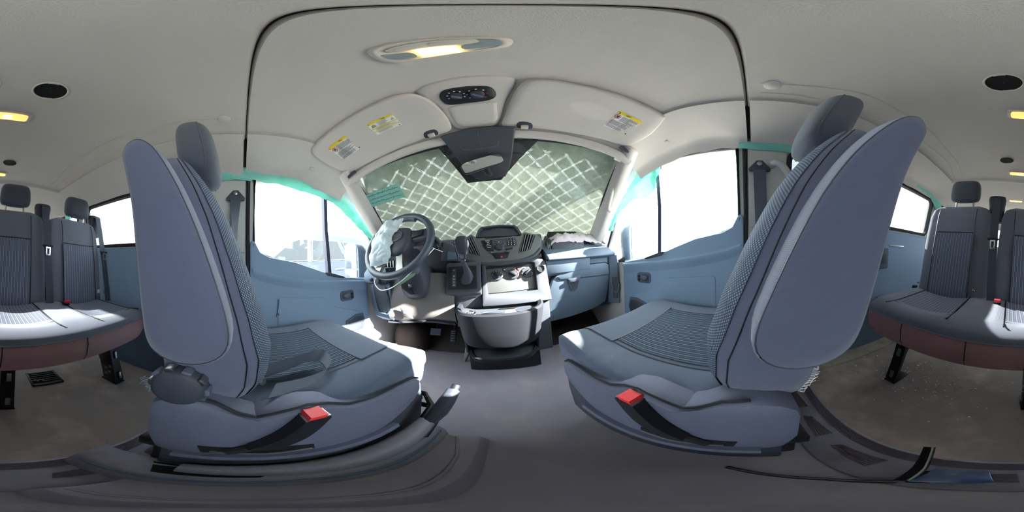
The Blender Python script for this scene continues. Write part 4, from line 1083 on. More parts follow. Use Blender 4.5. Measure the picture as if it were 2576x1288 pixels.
obj('outlet_ring', tube([Vector((-0.137 + 0.024 * math.cos(a), 0.711 + 0.0235 * math.sin(a), 0.451 + 0.0045 * math.sin(a))) for a in [2 * PI * k / 24 for k in range(24)]], 0.0018, 6, True), STEEL, ps_)
text('outlet_lettering', '12V', 0.018, WHITEP, ps_, (-0.137, 0.715, 0.4525), (1, 0, 0), (0, 0.98, 0.2))
# lower tray
obj('tray_floor', loft([brow(0.165, 0.80, 0.055), brow(0.175, 0.81, 0.052)]), DASHD, bn)
obj('tray_rim', wall2([brow(0.160, 0.80, 0.055), brow(0.185, 0.82, 0.050)], [brow(0.172, 0.80, 0.055, 0.02), brow(0.186, 0.82, 0.05, 0.014)]), BINP, bn, 45)
obj('tray_side', plate([(-0.192, 0.80, 0.17), (-0.200, 0.80, 0.30), (-0.200, 0.90, 0.30), (-0.192, 0.90, 0.17)], (0.012, 0, 0), 0.002), DASHD, bn)
obj('tray_side', plate([(0.178, 0.80, 0.17), (0.192, 0.80, 0.30), (0.192, 0.90, 0.30), (0.178, 0.90, 0.17)], (-0.012, 0, 0), 0.002), DASHD, bn)
obj('tray_back', box(-0.19, 0.185, 0.855, 0.87, 0.0, 0.30, 0.002), BLACK, bn)
obj('foot_bracket', plate([(-0.215, 0.88, 0.16), (-0.185, 0.86, 0.16), (-0.245, 0.955, -0.01), (-0.255, 0.96, -0.01)], (0.01, 0.01, 0), 0.001), DASHL, bn)

# steering wheel ------------------------------------------------------------------
SWC = Vector((-0.475, 0.68, 0.805)); t_ = R(31)
WU = Vector((0, math.sin(t_), math.cos(t_))); WX = Vector((1, 0, 0)); WN = Vector((0, -math.cos(t_), math.sin(t_)))
def wp(x, y, n=0.0): return SWC + WX * x + WU * y + WN * n
sw = thing('steering_wheel', 'dark steering wheel with round emblem, airbag cover burst open', 'steering wheel', SWC)
rim = []
for k in range(56):
    a = 2 * PI * k / 56; rim.append(wp(0.188 * math.cos(a), 0.186 * math.sin(a)))
obj('rim', tube(rim, 0.0185, 14, True, up=WN), M('wheel_grip', '3c4350', 0.42, var=0.08, bump=0.4, bs=600, spec=0.5), sw, 60)
hubp = [(-0.085, 0.055), (-0.06, 0.085), (0, 0.095), (0.06, 0.085), (0.085, 0.055), (0.09, 0.0), (0.075, -0.06), (0.04, -0.085), (-0.04, -0.085), (-0.075, -0.06), (-0.09, 0.0)]
obj('hub', loft([[wp(x * s, y * s, n) for x, y in hubp] for s, n in ((0.7, -0.055), (1.0, -0.03), (1.0, 0.005), (0.93, 0.018), (0.72, 0.026), (0.3, 0.029))]), CHAR, sw, 50)
for s in (-1, 1):
    obj('side_spoke', loft([[wp(s * x, y + d, n) for d, n in ((w_, -0.012), (w_, 0.008), (-w_, 0.008), (-w_, -0.012))] for x, y, w_ in ((0.07, 0.03, 0.035), (0.12, 0.03, 0.028), (0.175, 0.035, 0.03))]), CHAR, sw, 40)
    obj('lower_spoke', loft([[wp(s * (x + d), y, n) for d, n in ((w_, -0.012), (w_, 0.008), (-w_, 0.008), (-w_, -0.012))] for x, y, w_ in ((0.035, -0.06, 0.02), (0.055, -0.12, 0.016), (0.07, -0.172, 0.02))]), STEEL, sw, 40)
    obj('spoke_buttons', plate([wp(s * x, y, 0.010) for x, y in ((0.085, 0.05), (0.145, 0.055), (0.145, 0.02), (0.09, 0.01))], WN * 0.006, 0.002), BLACK, sw, 30)
obj('upper_brace', tube([wp(0.165 * math.cos(a), 0.165 * math.sin(a) * 0.98, 0.002) for a in [R(62 + k * 8) for k in range(8)]], 0.012, 8, up=WN), SHIELD, sw)
em = obj('emblem', lathe([(0.033, 0), (0.033, 0.004), (0.030, 0.006), (0, 0.006)], wp(0.012, 0.02, 0.027), WN, 28), CHAR, sw, label='round dark emblem')
obj('emblem_ring', tube([wp(0.012 + 0.030 * math.cos(a), 0.02 + 0.030 * math.sin(a), 0.034) for a in [2 * PI * k / 28 for k in range(28)]], 0.0018, 6, True), STEEL, em)
obj('emblem_oval', tube([wp(0.012 + 0.023 * math.cos(a), 0.02 + 0.012 * math.sin(a), 0.034) for a in [2 * PI * k / 24 for k in range(24)]], 0.0012, 6, True), STEEL, em)
text('emblem_script', 'Ford', 0.016, STEEL, em, wp(0.012, 0.02, 0.0335), WX, WU)
# steering column
sc_ = thing('steering_column', 'dark steering column shroud with ignition lock below the wheel', 'steering column', (-0.45, 0.8, 0.55))
colr = []
for y, z, w_, h in ((0.74, 0.725, 0.075, 0.055), (0.765, 0.68, 0.085, 0.075), (0.80, 0.63, 0.088, 0.095), (0.835, 0.60, 0.08, 0.095), (0.93, 0.60, 0.07, 0.07)):
    colr.append([(-0.455 + sq(math.cos(a), 3) * w_, y + sq(math.sin(a), 3) * 0.03, z + sq(math.sin(a), 3) * h) for a in [2 * PI * k / 24 for k in range(24)]])
obj('shroud', loft(colr), CHAR, sc_, 50)
obj('lower_shroud', loft([[(-0.455 + sq(math.cos(a), 2.6) * w_, y + math.sin(a) * d, z) for a in [2 * PI * k / 24 for k in range(24)]] for z, w_, y, d in ((0.64, 0.088, 0.80, 0.065), (0.58, 0.086, 0.80, 0.06), (0.53, 0.075, 0.805, 0.05), (0.505, 0.055, 0.81, 0.035), (0.495, 0.02, 0.815, 0.012))]), CHAR, sc_, 50)
ig = obj('ignition_lock', lathe([(0.026, 0), (0.024, 0.008), (0.016, 0.012), (0.013, 0.012), (0.0, 0.010)], (-0.405, 0.725, 0.665), (0.35, -0.85, 0.3), 20), SHIELD, sc_)
obj('shroud_cutout', plate([(-0.505, 0.737, 0.605), (-0.455, 0.737, 0.585), (-0.42, 0.742, 0.535), (-0.45, 0.748, 0.53), (-0.50, 0.742, 0.565)], (0, -0.004, 0), 0.001), VOID, sc_)
obj('cutout_clip', box(-0.452, -0.432, 0.728, 0.733, 0.572, 0.588, 0.001), STEEL, sc_)
obj('stalk', tube([(-0.38, 0.775, 0.73), (-0.33, 0.77, 0.755), (-0.285, 0.765, 0.775)], [0.007, 0.008, 0.011], 10), BLACK, sc_)
obj('stalk', tube([(-0.53, 0.775, 0.73), (-0.59, 0.77, 0.74), (-0.645, 0.765, 0.745)], [0.007, 0.008, 0.011], 10), BLACK, sc_)
# burst driver airbag, hanging limp over the left of the hub
def dbag(u, v):
    a = -0.115 + 0.135 * u; b = 0.125 - 0.27 * v
    a += -0.02 * math.sin(v * PI) + 0.02 * v * (0.5 - u); b += 0.02 * u
    w_ = math.sin(min(1, u * 1.05) * PI) ** 0.5 * math.sin(min(1, v * 1.02) * PI) ** 0.35
    n = 0.016 + 0.046 * w_ + 0.030 * abs(nz((a * 12 + b * 9, b * 7, 2), 1.0)) + 0.016 * abs(nz((a * 30 - b * 14, b * 16 + a * 8, 5), 1.0)) + 0.003 * nz((a * 70, b * 70, 8), 1.0)
    return wp(a + 0.012 * nz((a * 9, b * 22, 6), 1.0), b, n)
dbo = obj('driver_airbag', grid(dbag, 46, 60, 0.003), AIRB, smooth=60)
tag(dbo, 'limp white airbag hanging from the steering wheel hub', 'airbag')
# burst passenger airbag on the dash
def pbag(u, v):
    x = 0.325 + 0.46 * u; y = 0.985 + 0.145 * v
    w_ = (math.sin(min(1, max(0, u * 1.02)) * PI) ** 0.35) * (math.sin(v * PI) ** 0.4)
    z = 0.762 + 0.066 * w_ - 0.06 * u * u * (1 - v) * 0.4 + 0.030 * abs(nz((x * 14, y * 20 + x * 8, 3), 1.0)) + 0.014 * abs(nz((x * 34, y * 40 - x * 20, 7), 1.0))
    if u < 0.12: z -= (0.12 - u) * 0.35 * (1 - v)
    return Vector((x + 0.012 * nz((y * 20, x * 20, 1), 1.0), y, z))
pbo = obj('passenger_airbag', grid(pbag, 56, 34, 0.004), PAIRB, smooth=60)
tag(pbo, 'limp pinkish white airbag bulging out of the passenger dash', 'airbag')
# white cable tie with a green tag looped from the light switch over the column
zt = thing('cable_tie', 'thin white cable tie with green tag looped across the steering column', 'cable tie', (-0.6, 0.76, 0.6))
obj('strap', tube(catmull([(-0.692, 0.748, 0.628), (-0.705, 0.745, 0.60), (-0.69, 0.735, 0.575), (-0.62, 0.70, 0.555), (-0.52, 0.66, 0.575), (-0.43, 0.64, 0.62), (-0.36, 0.66, 0.68), (-0.305, 0.72, 0.75), (-0.30, 0.745, 0.765)], 8), 0.0024, 8), WHITEP, zt)
obj('strap_end', tube([(-0.34, 0.76, 0.785), (-0.30, 0.745, 0.765), (-0.255, 0.74, 0.745)], 0.002, 6), WHITEP, zt)
obj('tag', plate([(-0.455, 0.645, 0.595), (-0.37, 0.655, 0.645), (-0.362, 0.652, 0.655), (-0.40, 0.648, 0.645), (-0.452, 0.642, 0.607)], (0.002, -0.004, -0.004), 0.0), M('green_tag', '8fb08a', 0.5), zt)
# pedals and the hump beside them ------------------------------------------------------
def pedal(x, y, z, w_, h, nm, label):
    p = thing(nm, label, 'pedal', (x, y, z), group='foot pedals')
    obj('pad', xf(box(x - w_, x + w_, y - 0.008, y + 0.008, z - h, z + h, 0.006), rot=(R(-30), 0, 0), at=(x, y, z)), RUBB, p)
    for k in range(5):
        zz = z - h * 0.72 + k * h * 0.36
        obj('grip_bar', xf(box(x - w_ * 0.85, x + w_ * 0.85, y - 0.0115, y - 0.007, zz - 0.0035, zz + 0.0035, 0.001), rot=(R(-30), 0, R(4)), at=(x, y, z)), SHIELD, p)
    obj('arm', tube([(x, y + 0.01, z), (x + 0.01, y + 0.07, z + 0.10), (x + 0.01, y + 0.12, z + 0.28)], 0.011, 8), BSTEEL, p)
pedal(-0.475, 1.10, 0.15, 0.045, 0.030, 'brake_pedal', 'wide ribbed brake pedal in the driver footwell')
pedal(-0.345, 1.10, 0.125, 0.020, 0.050, 'accelerator_pedal', 'narrow upright accelerator pedal next to the console')
cpd = obj('footwell_cover', loft([[(-0.67 + sq(math.cos(a), 2.5) * w_, 1.10 + sq(math.sin(a), 2.5) * d, z) for a in [2 * PI * k / 24 for k in range(24)]] for z, w_, d in ((0.0, 0.14, 0.12), (0.10, 0.14, 0.12), (0.17, 0.125, 0.10), (0.21, 0.09, 0.07), (0.222, 0.04, 0.03))]), M('footwell_brown', '3d322e', 0.8, var=0.1), None, 50)
tag(cpd, 'rounded brown footwell cover beside the brake pedal', 'trim')
# ------------------------------------------------------------------ front seats
# seat axes: x out from the seat centre towards the aisle (times s), y forward, z up
BK = [(0.405, 0.20, 0.010, -0.115), (0.43, 0.235, 0.038, -0.142), (0.48, 0.253, 0.058, -0.153), (0.54, 0.260, 0.064, -0.157), (0.62, 0.259, 0.046, -0.160), (0.70, 0.255, 0.017, -0.165),
      (0.78, 0.246, -0.016, -0.172), (0.86, 0.228, -0.056, -0.185), (0.93, 0.202, -0.096, -0.198), (0.975, 0.174, -0.122, -0.206), (1.005, 0.135, -0.142, -0.206), (1.018, 0.08, -0.160, -0.195)]
def seat(s, cx, dy, label, knob, cdy=0.0, rec=0.0):
    T = lambda x, y, z: Vector((cx + s * x, y + dy - rec * (z - 0.55), z))       # rec: extra recline
    TC = lambda x, y, z: Vector((cx + s * x, y + dy + cdy, z))
    st_ = thing('front_seat', label, 'seat', (cx, dy, 0), 'front seats')
    # backrest
    rings = []
    NR = 40
    for i in range(45):
        z = BK[0][0] + (BK[-1][0] - BK[0][0]) * (0.5 - 0.5 * math.cos(PI * i / 44))
        w_, yf, yb = interp(BK, z)
        yc, d = (yf + yb) / 2, (yf - yb) / 2
        ring = []
        for k in range(NR):
            a = 2 * PI * k / NR
            x = sq(math.cos(a), 3.6) * w_; y = sq(math.sin(a), 3.0) * d
            if y > 0: y -= 0.035 * max(0, 1 - (x / (w_ * 0.72)) ** 2) * min(1, (1.01 - z) / 0.2)
            ring.append(T(x, yc + y, z))
        rings.append(ring)
    b = obj('backrest', loft(rings), CLOTH, st_, 60)
    # mesh cloth band along the aisle-side front edge, and the stitched seam behind it
    for sg in (1, -1):
        rows = []; seam = []
        for i in range(40):
            z = 0.425 + (0.985 - 0.425) * i / 39
            w_, yf, yb = interp(BK, z); yc, d = (yf + yb) / 2, (yf - yb) / 2
            row = []
            for k in range(7):
                a = R(62 - k * 5)
                x = sq(math.cos(a), 3.6) * (w_ + 0.0025); y = sq(math.sin(a), 3.0) * (d + 0.0025)
                row.append(T(sg * x, yc + y, z))
            rows.append(row)
            a = R(21)
            seam.append(T(sg * sq(math.cos(a), 3.6) * (w_ + 0.001), yc + sq(math.sin(a), 3.0) * (d + 0.001), z))
        obj('edge_band', uv_rows(loft(rows, closed=False), 7, lambda i, k: (k * 0.0085, 0.65 * i / 39)), CLOTHE, b, 60)
        obj('stitch_seam', tube(seam, 0.0010, 5), BLACK, b)
    # striped insert on the front face
    rows = []
    for i in range(20):
        z = 0.50 + 0.36 * i / 19
        w_, yf, yb = interp(BK, z); d = (yf - yb) / 2; yc = (yf + yb) / 2
        rows.append([T(x, yc + d * (1 - abs(x / w_) ** 3) ** (1 / 3) - 0.035 * max(0, 1 - (x / (w_ * 0.72)) ** 2) * min(1, (1.01 - z) / 0.2) + 0.004, z) for x in [-0.15 + 0.30 * k / 10 for k in range(11)]])
    obj('back_insert', loft(rows, closed=False), STRF, b, 60)
    # headrest
    hr = []
    for i in range(21):
        t = i / 20; z = 0.985 + 0.258 * t
        e = (1 - abs(2 * t - 1) ** 3.2) ** (1 / 2.6)
        yc = -0.118 - 0.036 * t; d = 0.062 * (1 - 0.12 * t)
        hr.append([T(sq(math.cos(a), 3.4) * 0.122 * (0.35 + 0.65 * e) * (1 - 0.10 * t), yc + sq(math.sin(a), 2.6) * d * (0.30 + 0.70 * e), z) for a in [2 * PI * k / 32 for k in range(32)]])
    h = obj('headrest', loft(hr), CLOTHH, st_, 60)
    for q in (1, -1):
        pp = []
        for i in range(1, 20):
            t = i / 20; z = 0.985 + 0.258 * t; e = (1 - abs(2 * t - 1) ** 3.2) ** (1 / 2.6)
            a = R(24) if q > 0 else R(156)
            pp.append(T(sq(math.cos(a), 3.4) * 0.1235 * (0.35 + 0.65 * e) * (1 - 0.10 * t), -0.118 - 0.036 * t + sq(math.sin(a), 2.6) * 0.063 * (1 - 0.12 * t) * (0.30 + 0.70 * e), z))
        obj('piping', tube(pp, 0.0022, 6), CLOTHH, h)
    for q in (-0.06, 0.06):
        obj('headrest_post', tube([T(q, -0.17, 0.95), T(q, -0.13, 1.03)], 0.006, 8), CHROME, st_)
    # folded-up armrest
    AR = [(-0.184, 0.905), (-0.183, 0.932), (-0.170, 0.946), (-0.152, 0.942), (-0.128, 0.912), (-0.098, 0.850), (-0.070, 0.787), (-0.044, 0.725), (-0.020, 0.658), (-0.010, 0.610), (-0.018, 0.580),
          (-0.042, 0.562), (-0.075, 0.558), (-0.103, 0.568), (-0.119, 0.590), (-0.130, 0.640), (-0.143, 0.714), (-0.158, 0.80)]
    pc = Vector((-0.09, 0.74))
    ring = []
    for f_, x in ((0.80, 0.235), (0.97, 0.243), (1.0, 0.252), (1.0, 0.278), (0.985, 0.292), (0.94, 0.301), (0.80, 0.306), (0.45, 0.309), (0.1, 0.310)):
        ring.append([T(x, p.x, p.y) for p in [pc + (Vector((q[0], q[1])) - pc) * f_ for q in [(v.x, v.y) for v in catmull([(a_, b_, 0) for a_, b_ in AR], 3, True)]]])
    am = obj('armrest', loft(ring), CLOTH, st_, 60, label='fold-up armrest tilted back against the seat')
    obj('piping', tube([T(0.2985, p.x, p.y) for p in [pc + (Vector((v.x, v.y)) - pc) * 0.955 for v in catmull([(a_, b_, 0) for a_, b_ in AR], 3, True)]], 0.0012, 5, True), CHAR, am)
    # cushion
    CT = [(-0.10, 0.418, 0.33, 0.215), (-0.06, 0.427, 0.315, 0.235), (0.05, 0.422, 0.31, 0.25), (0.20, 0.420, 0.31, 0.258), (0.30, 0.428, 0.31, 0.262), (0.38, 0.428, 0.315, 0.262), (0.42, 0.418, 0.325, 0.26), (0.445, 0.398, 0.335, 0.255), (0.455, 0.375, 0.345, 0.245)]
    def cz(x, y):
        zt, zb, w_ = interp(CT, y)
        hh = (zt - zb) / 2
        return (zt + zb) / 2 + hh * (max(0, 1 - abs(x / w_) ** 4.5)) ** (1 / 4.5) + 0.022 * (abs(x) / w_) ** 3 * (1 if abs(x) < w_ * 0.9 else 0.9) - 0.006
    rings = []
    for i in range(33):
        y = CT[0][0] + (CT[-1][0] - CT[0][0]) * (0.5 - 0.5 * math.cos(PI * i / 32))
        zt, zb, w_ = interp(CT, y); zc, hh = (zt + zb) / 2, (zt - zb) / 2
        ring = []
        for k in range(40):
            a = 2 * PI * k / 40
            x = sq(math.cos(a), 4.5) * w_; z = sq(math.sin(a), 4.5) * hh
            if z > 0: z += 0.022 * (abs(x) / w_) ** 3 * (1 if abs(x) < w_ * 0.9 else 0.9) - 0.006
            ring.append(TC(x, y, zc + z))
        rings.append(ring)
    c = obj('cushion', loft(rings), CLOTHF, st_, 60)
    rows = [[TC(x, y, cz(x, y) + 0.003) for x in [-0.145 + 0.29 * k / 14 for k in range(15)]] for y in [-0.06 + 0.335 * i / 16 for i in range(17)]]
    obj('cushion_insert', loft(rows, closed=False), STRF, c, 60)
    rows = [[TC(x, y, cz(x, y) + 0.0045) for x in [-0.165 + 0.33 * k / 14 for k in range(15)]] for y in [0.275 + 0.155 * i / 8 for i in range(9)]]
    obj('thigh_pad', loft(rows, closed=False), CLOTHF, c, 60)
    for xx in (-0.158, 0.158):
        obj('seam', tube([TC(xx + (0.012 if xx > 0 else -0.012) * max(0, (y - 0.1)), y, cz(xx, y) + 0.001) for y in [-0.05 + 0.48 * i / 14 for i in range(15)]], 0.0022, 5), CHAR, c)
    obj('seam', tube([TC(x, 0.275, cz(x, 0.275) + 0.003) for x in [-0.165 + 0.33 * k / 12 for k in range(13)]], 0.0022, 5), CHAR, c)
    # skirt below the cushion cloth
    sk = [[TC(0.262 * q, y, z) for q, z in ((1.0, 0.385), (1.01, 0.36), (0.985, 0.315), (0.96, 0.29))] for y in [-0.06 + 0.47 * i / 10 for i in range(11)]]
    obj('side_skirt', loft(sk, closed=False), CLOTH, c, 60)
    obj('shield_gap', tube([TC(0.274, y, z) for y, z in ((-0.06, 0.474), (-0.03, 0.466), (0.0, 0.436), (0.02, 0.423), (0.055, 0.436), (0.085, 0.444), (0.115, 0.434), (0.15, 0.409), (0.2, 0.396), (0.27, 0.386), (0.33, 0.370), (0.352, 0.350))], 0.0032, 8), BLACK, c)
    # plastic side shield on the aisle side
    SH = [(-0.118, 0.415), (-0.114, 0.442), (-0.095, 0.463), (-0.060, 0.472), (-0.030, 0.462), (0.0, 0.432), (0.020, 0.419), (0.055, 0.432), (0.085, 0.440), (0.115, 0.430), (0.150, 0.405), (0.20, 0.392), (0.27, 0.382), (0.33, 0.366), (0.352, 0.345),
          (0.350, 0.312), (0.325, 0.290), (0.24, 0.262), (0.15, 0.236), (0.09, 0.226), (0.0, 0.225), (-0.07, 0.232), (-0.10, 0.252), (-0.116, 0.32)]
    sh = obj('side_shield', loft([[TC(x, p[0] * f_ + 0.12 * (1 - f_), p[1] * f_ + 0.34 * (1 - f_)) for p in SH] for f_, x in ((0.99, 0.225), (1.0, 0.25), (1.0, 0.270), (0.985, 0.280), (0.95, 0.2835), (0.6, 0.284))]), SHIELD, st_, 40, label='grey plastic side shield')
    obj('shield_ledge', loft([[TC(x, y, z) for x, z in ((0.284, 0.255), (0.296, 0.258), (0.299, 0.245), (0.294, 0.232), (0.284, 0.228))] for y in [-0.07 + 0.30 * i / 10 for i in range(11)]]), SHIELD, sh, 40)
    obj('shield_opening', prism([(cx * 0 + p[0] + dy + cdy, p[1]) for p in [(-0.045, 0.300), (0.035, 0.302), (0.085, 0.288), (0.085, 0.262), (-0.04, 0.262)]], 'x', min(cx + s * 0.2825, cx + s * 0.2855), max(cx + s * 0.2825, cx + s * 0.2855), 0.001), VOID, sh)
    obj('cable', tube([TC(0.287, 0.08, 0.275), TC(0.290, 0.03, 0.272), TC(0.287, -0.03, 0.278)], 0.004, 6), STEEL, sh)
    # belt buckle
    bu = obj('belt_buckle', loft([[TC(0.292 + dx * w_, y + dyy, z) for dx, dyy in ((-0.014, -0.016), (0.016, -0.016), (0.016, 0.016), (-0.014, 0.016))] for y, z, w_ in ((0.025, 0.325, 0.8), (0.055, 0.375, 1.0), (0.085, 0.432, 1.0))]), BLACK, st_, 30, label='black belt buckle')
    obj('release_button', loft([[TC(0.292 + dx, y + dyy, z) for dx, dyy in ((-0.012, -0.014), (0.014, -0.014), (0.014, 0.008), (-0.012, 0.008))] for y, z in ((0.085, 0.430), (0.090, 0.440))]), RED, bu, 30, label='red release button')
    obj('latch_slot', loft([[TC(0.292 + dx, y + dyy, z) for dx, dyy in ((-0.011, 0.009), (0.013, 0.009), (0.013, 0.015), (-0.011, 0.015))] for y, z in ((0.084, 0.428), (0.087, 0.434))]), STEEL, bu, 30)
    obj('buckle_stalk', tube([TC(0.290, 0.035, 0.335), TC(0.288, -0.01, 0.285)], 0.010, 8), RUBB, bu)
    # frame, rails and base
    obj('base', prism([(cx - 0.225, 0.0), (cx - 0.225, 0.19), (cx + 0.225, 0.19), (cx + 0.225, 0.0)], 'y', -0.13 + dy + cdy, 0.36 + dy + cdy, 0.01), BSTEEL, st_)
    obj('seat_pan', prism([(cx - 0.24, 0.26), (cx - 0.24, 0.33), (cx + 0.24, 0.33), (cx + 0.24, 0.26)], 'y', -0.10 + dy + cdy, 0.39 + dy + cdy, 0.01), BLACK, st_)
    for q in (-0.235, 0.225):
        obj('rail', box(cx + q - 0.02, cx + q + 0.03, -0.14 + dy + cdy, 0.40 + dy + cdy, 0.19, 0.235, 0.004), BSTEEL, st_)
    # lower plastic skirt round the base
    LS = [(-0.10, 0.225), (0.25, 0.255), (0.36, 0.30), (0.39, 0.30), (0.385, 0.20), (0.36, 0.08), (-0.10, 0.06)]
    obj('base_cover', prism([(p[0] + dy + cdy, p[1]) for p in LS], 'x', min(cx + s * 0.238, cx + s * 0.262), max(cx + s * 0.238, cx + s * 0.262), 0.008), CHAR, st_, 30)
    if knob:
        kc_ = T(0.262, -0.080, 0.492)
        kb = obj('lumbar_knob', lathe([(0.040, -0.015), (0.040, 0.012), (0.036, 0.020), (0.030, 0.023), (0.0, 0.024)], kc_, (s, 0.05, 0.10), 30), CHAR, st_, label='round notched lumbar knob')
        for k in range(10):
            a = 2 * PI * k / 10
            obj('knob_notch', xf(box(-0.007, 0.007, -0.004, 0.004, -0.010, 0.010, 0.002), mat=Matrix.Translation(kc_ + Vector((s * 0.006, 0.040 * math.cos(a), 0.040 * math.sin(a)))) @ Matrix.Rotation(-(a), 4, (-1, 0, 0)) @ Matrix.Rotation(PI / 2, 4, 'Y')), STEEL if k % 2 else SHIELD, kb)
    return st_
drv = seat(1, -0.487, 0.0, 'driver seat in blue-grey cloth with round notched knob on its backrest', True)
pas = seat(-1, 0.432, 0.02, 'passenger seat in blue-grey cloth with frayed rear edge, rim light painted into its white threads', False, 0.045, 0.13)
# frayed rear edge of the passenger backrest; near-white threads paint in the sun rim
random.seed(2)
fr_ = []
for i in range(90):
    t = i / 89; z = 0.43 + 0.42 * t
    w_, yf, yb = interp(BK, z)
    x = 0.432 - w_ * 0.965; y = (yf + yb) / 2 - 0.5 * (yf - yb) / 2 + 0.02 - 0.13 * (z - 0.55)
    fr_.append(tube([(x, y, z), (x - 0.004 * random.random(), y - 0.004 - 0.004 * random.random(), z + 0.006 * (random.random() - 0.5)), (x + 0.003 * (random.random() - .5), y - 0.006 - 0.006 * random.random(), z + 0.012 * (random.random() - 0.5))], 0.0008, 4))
fo_ = obj('frayed_threads', join(*fr_), M('rimlit_thread', 'd8d2d6', 0.8), pas); fo_['kind'] = 'stuff'
fr_ = []
for i in range(26):
    a = random.random(); p = Vector((-0.262 + 0.02 * a, -0.135 - 0.012 * a, 0.425 + 0.05 * a))
    fr_.append(tube([p, p + Vector((0.006 * random.random(), -0.010 * random.random(), -0.012 * random.random())), p + Vector((0.008 * random.random(), -0.016 * random.random(), -0.02 * random.random()))], 0.0008, 4))
fo_ = obj('frayed_threads', join(*fr_), M('grey_thread', '8a8c98', 0.8), drv); fo_['kind'] = 'stuff'

# loose belt end lying on the driver cushion
bw = []
for i, (p, d) in enumerate([((-0.335, 0.015, 0.432), (0.0, 0.2, 0.95)), ((-0.345, 0.06, 0.446), (0.05, 0.2, 0.95)), ((-0.36, 0.115, 0.452), (0.1, 0.3, 0.9)), ((-0.375, 0.165, 0.452), (0.0, 0.6, 0.8)), ((-0.365, 0.19, 0.447), (-0.6, 0.8, 0.2)), ((-0.33, 0.185, 0.440), (-0.7, 0.7, 0.1)),
                            ((-0.30, 0.15, 0.437), (-0.6, 0.7, 0.15)), ((-0.285, 0.10, 0.437), (-0.6, 0.6, 0.2)), ((-0.275, 0.05, 0.438), (-0.7, 0.4, 0.2))]):
    bw.append((Vector(p), Vector(d).normalized()))
pp = catmull([b[0] for b in bw], 5); dd = catmull([b[1] for b in bw], 5)
lb = thing('loose_belt', 'loose dark seat belt folded on the driver seat cushion', 'seat belt', (-0.33, 0.1, 0.43))
obj('webbing', loft([[p - d.normalized() * 0.022 + Vector((0, 0, 0.0)), p + d.normalized() * 0.022, p + d.normalized() * 0.022 + Vector((0.001, 0.001, 0.002)), p - d.normalized() * 0.022 + Vector((0.001, 0.001, 0.002))] for p, d in zip(pp, dd)]), BELT, lb, 60)
obj('belt_tongue', lathe([(0.010, 0), (0.012, 0.003), (0.012, 0.02), (0.008, 0.024), (0, 0.024)], (-0.315, 0.022, 0.440), (0.4, 0.8, 0.2), 14), CHAR, lb)

# handbrake, tunnel trim and mats between the seats -----------------------------------
tn = thing('aisle_trim', 'moulded dark plastic trim with handbrake slot beside the driver seat base', 'floor trim', (-0.15, 0.1, 0))
obj('plinth', prism([(-0.24, -0.012), (-0.24, 0.075), (-0.215, 0.085), (-0.175, 0.078), (-0.162, 0.05), (-0.155, -0.012)], 'y', -0.20, 0.355, 0.006), TREAD, tn, 30)
obj('step_mat', prism([(-0.175, -0.012), (-0.165, 0.022), (-0.085, 0.020), (-0.068, -0.012)], 'y', -0.09, 0.348, 0.005), FLOORF, tn, 30)
obj('slot', loft([[(-0.222, -0.10, 0.0815), (-0.182, -0.08, 0.0835), (-0.180, 0.02, 0.084), (-0.222, 0.05, 0.083)], [(-0.222, -0.10, 0.0835), (-0.182, -0.08, 0.085), (-0.180, 0.02, 0.0855), (-0.222, 0.05, 0.085)]]), VOID, tn)
obj('bead', tube([(-0.172, -0.18, 0.062), (-0.168, 0.0, 0.062), (-0.168, 0.2, 0.062), (-0.172, 0.34, 0.062)], 0.006, 8), DASHM, tn)
obj('mat_bead', tube([(-0.100, -0.08, 0.021), (-0.100, 0.1, 0.022), (-0.112, 0.25, 0.022), (-0.135, 0.34, 0.021)], 0.004, 6), FLOORF, tn)
hb = thing('handbrake', 'black handbrake lever lying low beside the driver seat cushion', 'lever', (-0.18, 0.2, 0.1))
obj('lever_sleeve', loft([[Vector((x + sq(math.cos(a), 3) * w_, y, z + sq(math.sin(a), 3) * h)) for a in [2 * PI * k / 18 for k in range(18)]] for x, y, z, w_, h in ((-0.205, -0.06, 0.10, 0.014, 0.022), (-0.198, 0.10, 0.115, 0.022, 0.030), (-0.190, 0.22, 0.14, 0.024, 0.032), (-0.178, 0.30, 0.185, 0.018, 0.024))]), TREAD, hb, 50)
obj('grip', loft([[Vector((x + sq(math.cos(a), 3) * w_, y - 0.5 * sq(math.sin(a), 3) * h, z + sq(math.sin(a), 3) * h)) for a in [2 * PI * k / 18 for k in range(18)]] for x, y, z, w_, h in ((-0.172, 0.30, 0.185, 0.014, 0.017), (-0.160, 0.33, 0.215, 0.019, 0.022), (-0.148, 0.36, 0.252, 0.019, 0.022), (-0.138, 0.385, 0.283, 0.016, 0.018))]), CHAR, hb, 50)
obj('button', lathe([(0.012, -0.01), (0.012, 0.008), (0.009, 0.012), (0, 0.012)], (-0.134, 0.392, 0.292), (0.25, 0.65, 0.75), 16), BLACK, hb)
# adjuster bars at the front of the driver seat
for k, (x, y, z) in enumerate(((-0.235, 0.42, 0.20), (-0.215, 0.40, 0.15))):
    obj('adjuster_bar', tube([(x - 0.25, y + 0.01, z), (x, y, z), (x + 0.03, y - 0.03, z - 0.03), (x + 0.035, y - 0.12, z - 0.05)], 0.010, 8), BSTEEL, drv)
